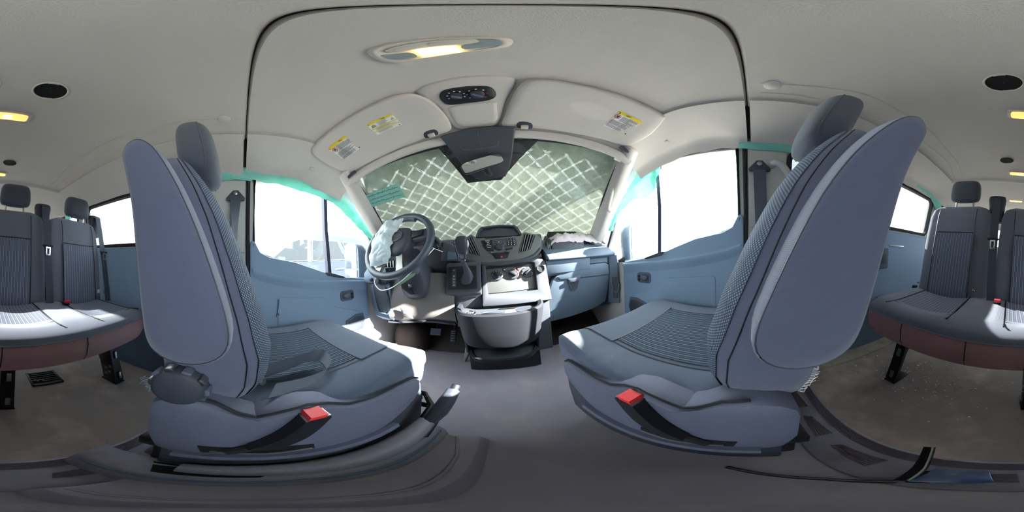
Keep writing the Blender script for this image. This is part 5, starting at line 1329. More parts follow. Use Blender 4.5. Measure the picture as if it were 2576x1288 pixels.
# tripod left in the aisle
tr = thing('tripod', 'fold-out tripod feet standing on the aisle floor', 'tripod', (0.03, -0.09, 0.0))
obj('leg', tube([(0.030, -0.092, 0.022), (0.075, -0.055, 0.010), (0.140, 0.036, 0.004)], [0.007, 0.006, 0.005], 8), BSTEEL, tr)
obj('leg_strip', tube([(0.030, -0.092, 0.030), (0.075, -0.055, 0.017), (0.138, 0.034, 0.009)], 0.002, 6), STEEL, tr)
obj('leg', tube([(0.030, -0.100, 0.022), (0.045, -0.15, 0.040), (0.075, -0.225, 0.075)], [0.008, 0.009, 0.010], 8), BSTEEL, tr)
obj('leg_strip', tube([(0.026, -0.102, 0.031), (0.040, -0.15, 0.049), (0.069, -0.222, 0.085)], 0.0025, 6), STEEL, tr)
obj('leg', tube([(0.025, -0.100, 0.022), (-0.005, -0.115, 0.015), (-0.035, -0.125, 0.008)], 0.006, 8), BSTEEL, tr)
obj('plate', plate([(0.025, -0.098, 0.026), (0.030, -0.160, 0.026), (-0.030, -0.165, 0.024), (-0.040, -0.118, 0.022)], (0, 0, 0.003), 0.001), M('coated_plate', '5a6a8c', 0.15, 0.6, var=0.4, vs=60), tr)
# ------------------------------------------------------------------ second-row bench
be = thing('bench_seat', 'three-place rear bench in striped blue-grey cloth with maroon skirt', 'bench', (-0.10, -0.7, 0))
def bench_back(cx, wl_, wr_, tilt=0.0, h=1.0):
    """one backrest: cx centre, half widths to the van's left and right"""
    def wid(z): return interp([(0.385, 0.93), (0.42, 1.0), (0.80, 0.99), (0.92, 0.95), (0.975, 0.86), (1.0, 0.6)], z)[0]
    def yf(z): return interp([(0.385, -0.865), (0.45, -0.862), (0.7, -0.905), (0.92, -0.955), (0.985, -0.985), (1.0, -1.01)], z)[0]
    rings = []
    for i in range(30):
        z = 0.385 + 0.615 * (0.5 - 0.5 * math.cos(PI * i / 29))
        f_ = wid(z); y1 = yf(z); y0 = y1 - interp([(0.385, 0.10), (0.5, 0.14), (0.9, 0.12), (1.0, 0.05)], z)[0]
        ring = []
        for k in range(36):
            a = 2 * PI * k / 36
            x = sq(math.cos(a), 4.2); y = sq(math.sin(a), 3.2)
            yy = (y0 + y1) / 2 + y * (y1 - y0) / 2
            if y > 0: yy += 0.022 * abs(x) ** 3 * (1 if abs(x) < .97 else .8) - 0.012
            ring.append(Vector((cx + (wr_ if x > 0 else wl_) * x * f_, yy, z * h)))
        rings.append(ring)
    b = obj('backrest', loft(rings), CLOTHB, be, 60)
    iw = 0.118
    rows = []
    for i in range(16):
        z = 0.41 + 0.40 * i / 15
        rows.append([Vector((cx + x, yf(z) - 0.006 + 0.022 * abs(x / 0.2) ** 3 + 0.001, z * h)) for x in [-iw + 2 * iw * k / 12 for k in range(13)]])
    obj('striped_insert', loft(rows, closed=False), STRBK, b, 60)
    for xx in (-iw - 0.004, iw + 0.004):
        obj('seam', tube([Vector((cx + xx * (1 - 0.0 * z), yf(z) - 0.004 + 0.022 * abs(xx / 0.2) ** 3, z * h)) for z in [0.41 + 0.56 * k / 14 for k in range(15)]], 0.0028, 5), BLACK, b)
    obj('seam', tube([Vector((cx + x, yf(0.815) - 0.003 + 0.022 * abs(x / 0.2) ** 3, 0.815 * h)) for x in [-iw + 2 * iw * k / 10 for k in range(11)]], 0.0025, 5), BLACK, b)
    return b
def bench_headrest(cx, y=-1.035, zc=1.115):
    hr = []
    for i in range(17):
        t = i / 16; z = zc - 0.082 + 0.164 * t
        e = (1 - abs(2 * t - 1) ** 3.5) ** (1 / 2.8)
        hr.append([Vector((cx + sq(math.cos(a), 3.6) * 0.103 * (0.5 + 0.5 * e) * (1 - 0.08 * t), y + sq(math.sin(a), 2.6) * 0.045 * (0.35 + 0.65 * e) - 0.01 * t, z)) for a in [2 * PI * k / 28 for k in range(28)]])
    h = obj('headrest', loft(hr), CLOTHH, be, 60)
    for q in (-0.058, 0.058):
        obj('headrest_post', tube([(cx + q, y, 0.985), (cx + q, y, zc - 0.07)], 0.006, 8), CHROME, h)
        obj('post_collar', lathe([(0.016, 0), (0.016, 0.008), (0.010, 0.016), (0, 0.016)], (cx + q, y, 0.985), (0, 0, 1), 14), BLACK, h)
for cx_, a_, b_ in ((0.335, 0.228, 0.205), (-0.140, 0.228, 0.212), (-0.595, 0.190, 0.222)):
    bench_back(cx_, a_, b_)
bench_headrest(0.312); bench_headrest(-0.165); bench_headrest(-0.625, zc=1.11)
# belt towers between the places, with webbing, tongue and buckle
for tx in (0.098, -0.352, -0.785):
    tw = obj('belt_tower', loft([[Vector((tx + sq(math.cos(a), 3) * w_, -1.03 + sq(math.sin(a), 3) * d, z)) for a in [2 * PI * k / 20 for k in range(20)]] for z, w_, d in ((0.90, 0.044, 0.035), (1.0, 0.050, 0.036), (1.05, 0.055, 0.038), (1.07, 0.050, 0.032), (1.076, 0.033, 0.02))]), CHAR, be, 50, label='belt tower on top of the backrest')
    obj('tower_mouth', plate([(tx - 0.032, -0.990, 1.055), (tx + 0.032, -0.990, 1.055), (tx + 0.026, -0.990, 1.038), (tx - 0.026, -0.990, 1.038)], (0, 0.004, 0), 0.002), BLACK, tw)
    wb_ = obj('belt_webbing', loft([[Vector((tx + ox - 0.023, y, z)), Vector((tx + ox + 0.023, y, z)), Vector((tx + ox + 0.023, y + 0.002, z)), Vector((tx + ox - 0.023, y + 0.002, z))] for y, z, ox in ((-0.982, 1.05, 0), (-0.958, 0.98, 0), (-0.925, 0.86, -0.003), (-0.885, 0.70, -0.008), (-0.848, 0.52, -0.016), (-0.838, 0.43, -0.022))]), BELT, be, 60, label='hanging belt')
    obj('tongue_grip', loft([[Vector((tx - 0.004 + dx * w_, -0.893 + d, z)) for dx, d in ((-0.030, -0.004), (0.030, -0.004), (0.030, 0.006), (-0.030, 0.006))] for z, w_ in ((0.785, 1.15), (0.775, 0.95), (0.765, 0.5))]), BLACK, wb_, 30)
    fr0 = [(tx - 0.016, 0.768), (tx + 0.010, 0.768), (tx + 0.008, 0.728), (tx - 0.014, 0.728)]
    obj('tongue', join(plate([(tx - 0.018, -0.882, 0.768), (tx - 0.011, -0.882, 0.768), (tx - 0.010, -0.876, 0.725), (tx - 0.016, -0.876, 0.725)], (0, 0.003, 0), 0.0), plate([(tx + 0.005, -0.882, 0.768), (tx + 0.012, -0.882, 0.768), (tx + 0.010, -0.876, 0.725), (tx + 0.004, -0.876, 0.725)], (0, 0.003, 0), 0.0),
        plate([(tx - 0.016, -0.876, 0.733), (tx + 0.010, -0.876, 0.733), (tx + 0.010, -0.875, 0.724), (tx - 0.016, -0.875, 0.724)], (0, 0.003, 0), 0.0), plate([(tx - 0.018, -0.884, 0.774), (tx + 0.012, -0.884, 0.774), (tx + 0.012, -0.883, 0.766), (tx - 0.018, -0.883, 0.766)], (0, 0.003, 0), 0.0)), CHROME, wb_, 0)
for bx in (0.040, -0.452):
    bk_ = obj('belt_buckle', loft([[Vector((bx + dx, y + d, z)) for dx, d in ((-0.016, -0.014), (0.016, -0.014), (0.016, 0.014), (-0.016, 0.014))] for y, z in ((-0.815, 0.41), (-0.795, 0.465))]), BLACK, be, 30)
    obj('release_button', loft([[Vector((bx + dx, y + d, z)) for dx, d in ((-0.015, -0.010), (0.015, -0.010), (0.015, 0.016), (-0.015, 0.016))] for y, z in ((-0.793, 0.461), (-0.783, 0.477))]), RED, bk_, 30)
# cushion: one long pad, three places
BX0, BX1 = -0.80, 0.60
def bprof(x):
    """front edge bows forward in the middle, rounded at the ends"""
    t = (x - (BX0 + BX1) / 2) / ((BX1 - BX0) / 2)
    e = max(0.0, 1 - abs(t) ** 14) ** 0.12 if abs(t) < 1 else 0.0
    return -0.485 - 0.02 * t * t - 0.12 * (1 - e), e
ctr = (0.335, -0.140, -0.595)
def btop(x, y):
    z = 0.450
    for c_ in ctr:
        d = abs(x - c_)
        z -= 0.026 * max(0, 1 - (d / 0.165) ** 2) * min(1, max(0, (-0.53 - y) / 0.05))
    return z
NX, rows = 90, []
for i in range(NX + 1):
    x = BX0 + (BX1 - BX0) * i / NX
    yf, e = bprof(x)
    sec = []
    zt = lambda y: 0.30 + (btop(x, y) - 0.30) * (0.35 + 0.65 * e)
    for y, dz in ((-0.93, -0.02), (-0.90, 0.0), (-0.80, 0.0), (-0.70, 0.0), (-0.62, 0.002), (-0.56, 0.004)):
        sec.append(Vector((x, y, zt(y) + dz)))
    sec += [Vector((x, yf - 0.045, zt(yf) - 0.002)), Vector((x, yf - 0.020, zt(yf) - 0.012)), Vector((x, yf - 0.004, zt(yf) - 0.030)), Vector((x, yf, zt(yf) - 0.052))]
    rows.append(sec)
bc = obj('cushion', loft(rows, closed=False), CLOTHB, be, 70, label='long cloth bench cushion')
rows = []
for i in range(NX + 1):
    x = BX0 + (BX1 - BX0) * i / NX
    yf, e = bprof(x); zt = 0.30 + (btop(x, yf) - 0.30) * (0.35 + 0.65 * e) - 0.052
    rows.append([Vector((x, yf, zt)), Vector((x, yf + 0.006, zt - 0.03)), Vector((x, yf + 0.004, zt - 0.075)), Vector((x, yf - 0.012, 0.275)), Vector((x, yf - 0.05, 0.268)), Vector((x, -0.90, 0.268))])
sk_ = obj('skirt', loft(rows, closed=False), MAROON, be, 60, label='maroon vinyl skirt')
for xx in (0.11, -0.075, -0.38, 0.36):
    yf, e = bprof(xx)
    obj('seam', tube([Vector((xx, yf + 0.001, 0.396)), Vector((xx, yf + 0.0075, 0.365)), Vector((xx, yf + 0.0045, 0.31)), Vector((xx, yf - 0.01, 0.277))], 0.002, 5), BLACK, sk_)
obj('piping', tube([Vector((x, bprof(x)[0] + 0.002, 0.30 + (btop(x, bprof(x)[0]) - 0.30) * (0.35 + 0.65 * bprof(x)[1]) - 0.052)) for x in [BX0 + 0.02 + (BX1 - BX0 - 0.04) * i / 60 for i in range(61)]], 0.003, 6), CLOTHB, bc)
for c_ in ctr:
    rows = [[Vector((c_ + x, y, btop(c_ + x, y) + 0.004)) for x in [-0.135 + 0.27 * k / 12 for k in range(13)]] for y in [-0.90 + 0.32 * i / 12 for i in range(13)]]
    obj('striped_insert', loft(rows, closed=False), STRBC, bc, 70)
    for q in (-0.14, 0.14):
        obj('seam', tube([Vector((c_ + q, y, btop(c_ + q, y) + 0.003)) for y in [-0.90 + 0.38 * i / 10 for i in range(11)]], 0.0025, 5), BLACK, bc)
    obj('seam', tube([Vector((c_ + x, -0.575, btop(c_ + x, -0.575) + 0.004)) for x in [-0.14 + 0.28 * k / 10 for k in range(11)]], 0.0025, 5), BLACK, bc)
# hinge studs and side levers
for x in (0.52, 0.175, -0.78):
    obj('hinge_stud', lathe([(0.008, 0), (0.008, 0.008), (0.005, 0.011), (0, 0.011)], (x, -0.858, 0.49), (0, 1, 0), 12), STEEL, be)
obj('side_lever', box(0.55, 0.575, -0.90, -0.87, 0.40, 0.46, 0.003), BLACK, be)
# legs: slanted black brackets with slots and bolts
for lx, sgn in ((0.425, -1), (-0.100, 1), (-0.590, 1)):
    lg = obj('leg', join(prism([(-0.512, 0.0), (-0.508, 0.03), (-0.535, 0.12), (-0.575, 0.27), (-0.80, 0.27), (-0.80, 0.24), (-0.68, 0.20), (-0.63, 0.12), (-0.60, 0.03), (-0.595, 0.0)], 'x', lx - 0.004, lx + 0.004, 0.002),
                         plate([(lx - 0.042, -0.508, 0.0), (lx - 0.042, -0.506, 0.03), (lx - 0.042, -0.533, 0.12), (lx - 0.042, -0.573, 0.27), (lx + 0.008, -0.573, 0.27), (lx + 0.008, -0.533, 0.12), (lx + 0.008, -0.506, 0.03), (lx + 0.008, -0.508, 0.0)], (0, -0.006, 0), 0.0)), BSTEEL, be, 30, label='black steel bracket leg')
    for z, y in ((0.06, -0.512), (0.19, -0.550)):
        obj('slot', xf(box(lx - 0.028, lx - 0.010, y - 0.001, y + 0.006, z - 0.022, z + 0.022, 0.003), rot=(R(15), 0, 0), at=(lx, y, z)), STEEL, lg)
    for y, z in ((-0.555, 0.075), (-0.58, 0.095), (-0.575, 0.055), (-0.555, 0.115)):
        obj('bolt', lathe([(0.009, 0), (0.009, 0.005), (0, 0.005)], (lx + sgn * 0.004, y, z), (sgn, 0, 0), 8), STEEL, lg)
    obj('brace', tube([(lx, -0.63, 0.215), (lx + sgn * 0.002, -0.70, 0.15), (lx, -0.74, 0.14), (lx, -0.78, 0.26)], 0.008, 8), STEEL, lg)
    obj('foot_shoe', box(lx - 0.046, lx + 0.012, -0.60, -0.50, 0.0, 0.008, 0.002), BSTEEL, lg)
# crumbs of broken glass on the floor
random.seed(8); gbm = []
for i in range(170):
    x = 0.30 + random.gauss(0, 0.14); y = -0.62 + random.gauss(0, 0.10)
    r_ = 0.0015 + 0.0022 * random.random() ** 2
    gbm.append(box(x - r_, x + r_, y - r_, y + r_ * 0.7, 0.0, r_ * 1.2, 0))
gc = obj('glass_crumbs', join(*gbm), M('crumb_white', 'd8d8d4', 0.3), None, 0)
tag(gc, 'scattered white glass crumbs on the floor under the bench', 'crumbs', kind='stuff')
obj('fabric_tag', box(-0.745, -0.725, -0.862, -0.858, 0.49, 0.515, 0.001), WLABEL, be, label='small white fabric tag')
# ------------------------------------------------------------------ things on the roof
def on_roof(x, y, o): return Vector((x, y, ceil_z(x, y) - o))
def roof_pad(pts, steps, closed_n=3, bulge=None):
    """rounded slab hanging under the headliner: outline and (scale, drop) steps"""
    o = [(v.x, v.y) for v in catmull([(a, b, 0) for a, b in pts], closed_n, True)]
    cx_ = sum(p[0] for p in o) / len(o); cy_ = sum(p[1] for p in o) / len(o)
    return loft([[on_roof(cx_ + (x - cx_) * s, cy_ + (y - cy_) * s, d) for x, y in o] for s, d in steps])
VS = ((0.96, 0.002), (0.99, 0.006), (1.0, 0.014), (0.99, 0.021), (0.965, 0.0245), (0.85, 0.026), (0.55, 0.026), (0.2, 0.026), (0.03, 0.026))
VL = [(-0.117, 0.549), (-0.112, 0.505), (-0.125, 0.429), (-0.138, 0.392), (-0.159, 0.363), (-0.197, 0.346), (-0.262, 0.34), (-0.339, 0.332), (-0.431, 0.317), (-0.527, 0.296), (-0.581, 0.286), (-0.608, 0.307), (-0.618, 0.372), (-0.59, 0.46), (-0.555, 0.485), (-0.438, 0.522), (-0.327, 0.543), (-0.239, 0.552), (-0.158, 0.555)]
VR = [(0.059, 0.555), (0.07, 0.511), (0.085, 0.44), (0.097, 0.389), (0.113, 0.354), (0.132, 0.343), (0.18, 0.336), (0.259, 0.329), (0.348, 0.314), (0.428, 0.297), (0.496, 0.278), (0.522, 0.284), (0.548, 0.358), (0.532, 0.427), (0.503, 0.467), (0.395, 0.506), (0.293, 0.534), (0.18, 0.551), (0.111, 0.555)]
def sticker(vis, O, X, Y, W_, H_, kind, label):
    """warning label: O corner at the start of the yellow band, X along the band, Y away from it"""
    X = Vector(X).normalized(); Y = Vector(Y).normalized()
    def q(a, b, d): p = Vector(O) + X * a + Y * b; return on_roof(p.x, p.y, 0.0262 + d)
    def rect(a0, a1, b0, b1, d): return plate([q(a0, b0, d), q(a1, b0, d), q(a1, b1, d), q(a0, b1, d)], (0, 0, -0.0003), 0.0)
    s = obj('warning_label', grid(lambda u, v: q(W_ * u, H_ * v, 0.0004), 10, 10, 0.0003), WLABEL, vis, 0, label=label)
    obj('yellow_band', rect(0, W_, 0, H_ * 0.14, 0.0012), YLABEL, s, 0)
    obj('alert_triangle', plate([q(W_ * 0.04, H_ * 0.125, 0.0017), q(W_ * 0.115, H_ * 0.125, 0.0017), q(W_ * 0.077, H_ * 0.02, 0.0017)], (0, 0, -0.0003), 0), BLKINK, s, 0)
    p = q(W_ * 0.55, H_ * 0.07, 0.0018)
    text('label_heading', 'WARNING', H_ * 0.115, BLKINK, s, p, (X.x, X.y, 0), (-Y.x, -Y.y, 0))
    rows_ = []
    random.seed(int(O[0] * 1000) % 97)
    if kind == 1:
        c = (W_ * 0.14, H_ * 0.30)
        obj('ban_circle', tube([q(c[0] + W_ * 0.10 * math.cos(a), c[1] + W_ * 0.10 * math.sin(a), 0.0015) for a in [2 * PI * k / 24 for k in range(24)]], 0.0011, 5, True), REDINK, s)
        obj('ban_bar', tube([q(c[0] - W_ * 0.07, c[1] - W_ * 0.07, 0.0016), q(c[0] + W_ * 0.07, c[1] + W_ * 0.07, 0.0016)], 0.0011, 5), REDINK, s)
        obj('pictogram', plate([q(c[0] - 0.004, c[1] + 0.004, 0.0012), q(c[0] + 0.004, c[1] + 0.005, 0.0012), q(c[0] + 0.005, c[1] - 0.003, 0.0012), q(c[0], c[1] - 0.006, 0.0012)], (0, 0, -0.0002), 0), BLKINK, s, 0)
        for k in range(6): rows_.append((0.30, 0.62 + 0.33 * random.random(), 0.20 + k * 0.05))
        for k in range(5): rows_.append((0.05, 0.6 + 0.33 * random.random(), 0.54 + k * 0.05))
        for k in range(3): rows_.append((0.05, 0.6 + 0.30 * random.random(), 0.82 + k * 0.05))
    else:
        for b_ in (0.48, 0.72):
            obj('yellow_rule', rect(0.0, W_, H_ * b_, H_ * (b_ + 0.055), 0.0012), YLABEL, s, 0)
            rows_.append((0.12, 0.9, b_ + 0.012))
        obj('pictogram', plate([q(W_ * 0.06, H_ * 0.44, 0.0012), q(W_ * 0.26, H_ * 0.42, 0.0012), q(W_ * 0.20, H_ * 0.22, 0.0012), q(W_ * 0.10, H_ * 0.24, 0.0012)], (0, 0, -0.0002), 0), M('olive_ink', '8a8a60', 0.6), s, 0)
        obj('pictogram', plate([q(W_ * 0.80, H_ * 0.42, 0.0012), q(W_ * 0.94, H_ * 0.40, 0.0012), q(W_ * 0.90, H_ * 0.24, 0.0012)], (0, 0, -0.0002), 0), M('grey_ink2', '9a9a92', 0.6), s, 0)
        for k in range(4): rows_.append((0.34, 0.60 + 0.12 * random.random(), 0.20 + k * 0.07))
        for k in range(2): rows_.append((0.12, 0.7 + 0.25 * random.random(), 0.57 + k * 0.07))
        for k in range(2): rows_.append((0.12, 0.6 + 0.25 * random.random(), 0.82 + k * 0.07))
    for a0, a1, b in rows_:
        obj('text_line', rect(W_ * a0, W_ * a1, H_ * b, H_ * (b + 0.022), 0.0015), GREYINK, s, 0)
    obj('print_mark', rect(W_ * 0.91, W_ * 0.96, H_ * 0.90, H_ * 0.95, 0.0013), BLKINK, s, 0)
def visor(pts, label, clip, hinge):
    v = thing('sun_visor', label, 'sun visor', on_roof(sum(p[0] for p in pts) / len(pts), 0.42, 0), 'sun visors')
    obj('pad', roof_pad(pts, VS), RAIL, v, 60)
    obj('clip_recess', roof_pad([(clip[0] - 0.024, clip[1] + 0.012), (clip[0] - 0.02, clip[1] - 0.012), (clip[0] + 0.02, clip[1] - 0.012), (clip[0] + 0.024, clip[1] + 0.012)], ((1.0, 0.02), (1.0, 0.0275), (0.5, 0.0276))), CHAR, v)
    obj('clip', join(box(clip[0] - 0.013, clip[0] + 0.013, clip[1] - 0.002, clip[1] + 0.016, ceil_z(clip[0], clip[1]) - 0.040, ceil_z(clip[0], clip[1]) - 0.024, 0.003)), RAIL, v)
    obj('hinge', tube([on_roof(hinge[0], hinge[1], 0.01), on_roof(hinge[0], hinge[1], 0.03), on_roof(hinge[0] * 0.93, hinge[1] + 0.01, 0.028)], 0.008, 8), CHAR, v)
    return v
v1 = visor(VL, 'driver sun visor with two warning labels', (-0.192, 0.537), (-0.588, 0.478))
v2 = visor(VR, 'passenger sun visor with one warning label', (0.136, 0.541), (0.525, 0.468))
sticker(v1, (-0.546, 0.340), (0.097, 0.020), (0.0, 1.0), 0.098, 0.084, 1, 'square airbag warning label at the outer end')
sticker(v1, (-0.361, 0.386), (0.101, 0.013), (-0.02, 1.0), 0.102, 0.060, 2, 'wide rollover warning label in the middle')
sticker(v2, (0.390, 0.364), (0.091, -0.017), (-0.04, 1.0), 0.092, 0.083, 1, 'square airbag warning label')
# overhead console between the visors
oc = thing('overhead_console', 'pale moulded overhead panel with dark rear climate dials between the visors', 'overhead console', on_roof(-0.03, 0.45, 0))
obj('moulding', roof_pad([(-0.150, 0.36), (-0.03, 0.335), (0.090, 0.35), (0.075, 0.45), (0.048, 0.555), (-0.03, 0.565), (-0.105, 0.555), (-0.125, 0.45)], ((1.0, -0.004), (0.99, 0.004), (0.95, 0.009), (0.85, 0.011), (0.5, 0.012), (0.05, 0.012))), RAIL, oc, 60)
obj('bin_door', roof_pad([(-0.085, 0.455), (0.035, 0.452), (0.045, 0.475), (0.035, 0.545), (-0.08, 0.548), (-0.095, 0.48)], ((1.0, 0.008), (1.0, 0.013), (0.96, 0.0155), (0.8, 0.0165), (0.3, 0.017), (0.05, 0.017))), RAIL, oc, 60)
cpn = obj('climate_pod', roof_pad([(-0.100, 0.398), (-0.082, 0.379), (-0.045, 0.375), (0.012, 0.378), (0.035, 0.387), (0.045, 0.411), (0.042, 0.432), (0.014, 0.446), (-0.066, 0.448), (-0.094, 0.441), (-0.103, 0.421)], ((1.02, 0.006), (1.0, 0.014), (0.96, 0.018), (0.7, 0.019), (0.1, 0.019))), BLACK, oc, 50, label='dark rear climate control pod')
for kx, ky, r_ in ((-0.058, 0.408, 0.016), (-0.003, 0.411, 0.019)):
    p = on_roof(kx, ky, 0.019)
    k_ = obj('control_knob', lathe([(r_, 0), (r_, 0.006), (r_ * 0.85, 0.009), (0, 0.009)], p, (0, -0.15, -1), 22), CHAR, cpn)
    obj('knob_grip', xf(box(-0.004, 0.004, -r_ * 0.95, r_ * 0.95, -0.016, -0.006, 0.002), mat=Matrix.Translation(p) @ Matrix.Rotation(R(-55), 4, 'Z')), SHIELD, k_)
    for i in range(7):
        a = R(200 - i * 37) if kx < -0.03 else R(215 - i * 42)
        m_ = WHITEP if kx < -0.03 else (BLUEINK if i < 2 else RED if i > 4 else WHITEP)
        q = on_roof(kx + (r_ + 0.007) * math.cos(a), ky - (r_ + 0.007) * math.sin(a) * 0.9, 0.0192)
        obj('dial_mark', box(q.x - 0.0024, q.x + 0.0024, q.y - 0.002, q.y + 0.002, q.z - 0.0008, q.z, 0), m_, cpn, 0)
# dome lights ---------------------------------------------------------
d1 = thing('dome_light', 'long front map light with one lit lens, in front of the ceiling seam', 'ceiling light', on_roof(-0.03, 0.19, 0), 'ceiling lights')
DO = [(-0.106, 0.156), (-0.079, 0.147), (-0.03, 0.148), (0.032, 0.156), (0.058, 0.163), (0.066, 0.180), (0.060, 0.203), (0.024, 0.219), (-0.039, 0.229), (-0.105, 0.222), (-0.121, 0.190)]
obj('bezel', roof_pad(DO, ((1.06, 0.0), (1.02, 0.006), (0.97, 0.010), (0.90, 0.010), (0.86, 0.006), (0.1, 0.006))), CREAM, d1, 50)
obj('button_bar', roof_pad([(-0.088, 0.164), (-0.03, 0.158), (0.03, 0.165), (0.022, 0.184), (-0.04, 0.184), (-0.08, 0.182)], ((1.0, 0.005), (0.98, 0.010), (0.8, 0.0112), (0.1, 0.0115))), CREAM, d1, 50)
for x in (-0.055, -0.005): obj('light_button', roof_pad([(x - 0.018, 0.167), (x + 0.018, 0.168), (x + 0.017, 0.179), (x - 0.017, 0.179)], ((1.0, 0.010), (0.97, 0.0135), (0.1, 0.014))), CREAM, d1, 50)
obj('reading_lens', roof_pad([(-0.108, 0.178), (-0.088, 0.186), (-0.064, 0.194), (-0.066, 0.216), (-0.095, 0.213), (-0.112, 0.195)], ((1.0, 0.005), (0.97, 0.0095), (0.1, 0.0105))), LENS, d1, 50)
obj('reading_lens', roof_pad([(0.008, 0.190), (0.028, 0.180), (0.034, 0.166), (0.054, 0.170), (0.058, 0.185), (0.048, 0.198), (0.010, 0.208)], ((1.0, 0.005), (0.97, 0.0095), (0.1, 0.0105))), LENS, d1, 50)
lo = obj('lit_lens', roof_pad([(-0.055, 0.189), (-0.05, 0.188), (-0.003, 0.190), (0.0, 0.192), (0.001, 0.214), (-0.003, 0.215), (-0.052, 0.218), (-0.056, 0.216)], ((1.0, 0.005), (0.98, 0.011), (0.1, 0.012)), 2), LITE, d1, 50, label='glowing warm lens')
def small_dome(y, label, dim=1.0):
    d = thing('dome_light', label, 'ceiling light', on_roof(CX, y, 0), 'ceiling lights')
    o = [(CX - 0.086, y), (CX - 0.083, y + 0.024), (CX - 0.06, y + 0.031), (CX + 0.06, y + 0.031), (CX + 0.083, y + 0.024), (CX + 0.086, y), (CX + 0.083, y - 0.024), (CX + 0.06, y - 0.031), (CX - 0.06, y - 0.031), (CX - 0.083, y - 0.024)]
    obj('bezel', roof_pad(o, ((1.05, 0.0), (1.0, 0.007), (0.94, 0.010), (0.88, 0.009), (0.1, 0.008))), CREAM, d, 50)
    o2 = [(CX + (x - CX) * 0.90, y + (yy - y) * 0.78) for x, yy in o]
    obj('lens', roof_pad(o2, ((1.0, 0.006), (0.97, 0.012), (0.8, 0.0145), (0.1, 0.015))), LITEW, d, 50, label='warm glowing lens')
    o3 = [(CX + (x - CX) * 0.22, y + (yy - y) * 0.45) for x, yy in o]
    obj('bulb_spot', roof_pad(o3, ((1.0, 0.014), (0.7, 0.0165), (0.1, 0.017))), LITE, d, 50, label='bright bulb behind the lens')
small_dome(-0.60, 'lit dome light between the nearest pair of open ceiling vents and the bench')
small_dome(-1.275, 'lit dome light above the bench headrests')
small_dome(-2.02, 'farthest small lit dome light at the back of the roof')
# open round air outlets ------------------------------------------------
def outlet(x, y, r_, label, closed=False):
    v = thing('ceiling_vent', label, 'vent', on_roof(x, y, 0), 'round ceiling vents')
    def ring(rr, o): return [on_roof(x + rr * math.cos(a), y + rr * math.sin(a), o) for a in [2 * PI * k / 36 for k in range(36)]]
    obj('collar', loft([ring(r_ * 1.14, -0.002), ring(r_ * 1.12, 0.003), ring(r_ * 1.04, 0.005), ring(r_ * 1.0, 0.003), ring(r_ * 0.99, 0.0)], caps=False), CREAM, v, 40)
    obj('opening', loft([ring(r_ * 1.0, 0.0012), ring(r_ * 0.5, 0.0014), ring(0.001, 0.0014)], caps=False), LENS if closed else VOID, v, 0, label=None if closed else 'flat disc painted dark as the shade of an open hole')  # flat disc under the headliner; dark colour paints the hole's shade
    for a0 in (60, 240):
        obj('clip_tab', loft([[on_roof(x + rr * math.cos(R(a0 + da)), y + rr * math.sin(R(a0 + da)), o) for rr, o in ((r_ * 0.99, 0.003), (r_ * 0.93, 0.0035), (r_ * 0.93, 0.0016), (r_ * 0.99, 0.0016))] for da in (0, 12, 24, 36)]), CREAM, v, 40)
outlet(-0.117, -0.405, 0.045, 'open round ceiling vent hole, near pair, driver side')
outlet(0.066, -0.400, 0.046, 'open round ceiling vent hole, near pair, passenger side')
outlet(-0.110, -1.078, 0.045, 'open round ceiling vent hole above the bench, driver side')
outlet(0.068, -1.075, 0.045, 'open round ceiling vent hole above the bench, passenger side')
outlet(0.092, -1.83, 0.040, 'closed pale round ceiling vent at the back, passenger side', True)
outlet(-0.087, -1.83, 0.040, 'closed pale round ceiling vent at the back, driver side', True)
for x, y, lab in ((-0.494, -0.06, 'round pale trim cap above the driver headrest'), (0.435, -0.049, 'round pale trim cap above the passenger headrest')):
    z = ceil_z(x, y); sg = 1 if x > 0 else -1
    o = obj('headliner_plug', lathe([(0.021, -0.002), (0.021, 0.003), (0.018, 0.006), (0.0, 0.008)], (x, y, z), (-sg * 0.3, 0, -0.95), 24), RAIL); tag(o, lab, 'plug', 'headliner plugs')
for side, y, lab in ((-1, 0.35, 'small slotted clip in the driver side rail'), (1, 0.36, 'small slotted clip in the passenger side rail')):
    x = CX + side * 0.66
    o = obj('trim_clip', xf(box(-0.008, 0.008, -0.028, 0.028, -0.005, 0.002, 0.003), mat=Matrix.Translation((x, y, ceil_z(CX + side * 0.66, 0) - 0.032)) @ Matrix.Rotation(R(side * 32), 4, 'Y')), RAIL); tag(o, lab, 'clip', 'side rail clips')
# rear-view mirror ---------------------------------------------------------
rm = thing('rear_view_mirror', 'rear-view mirror on a dark sensor housing at the top of the windshield', 'mirror', (-0.02, 0.66, 1.14))
def wsq(pts, o): return [ws(a, b, -o) for a, b in pts]
SE = [(-0.235, -0.03), (-0.08, -0.045), (0.08, -0.05), (0.238, -0.045), (0.222, 0.10), (0.200, 0.20), (0.165, 0.262), (0.05, 0.275), (-0.06, 0.27), (-0.125, 0.215), (-0.18, 0.10)]
obj('sensor_housing', loft([wsq(SE, 0.006), wsq(SE, 0.022), wsq([(0.02 + (a - 0.02) * 0.95, 0.11 + (b - 0.11) * 0.95) for a, b in SE], 0.028), wsq([(0.02 + (a - 0.02) * 0.5, 0.11 + (b - 0.11) * 0.5) for a, b in SE], 0.030)]), DASHD, rm, 40)
obj('housing_line', tube(catmull([ws(-0.13, 0.03, -0.031), ws(-0.11, 0.06, -0.031), ws(0.0, 0.065, -0.031), ws(0.11, 0.055, -0.031), ws(0.13, 0.025, -0.031)], 5), 0.0015, 5), SHIELD, rm)
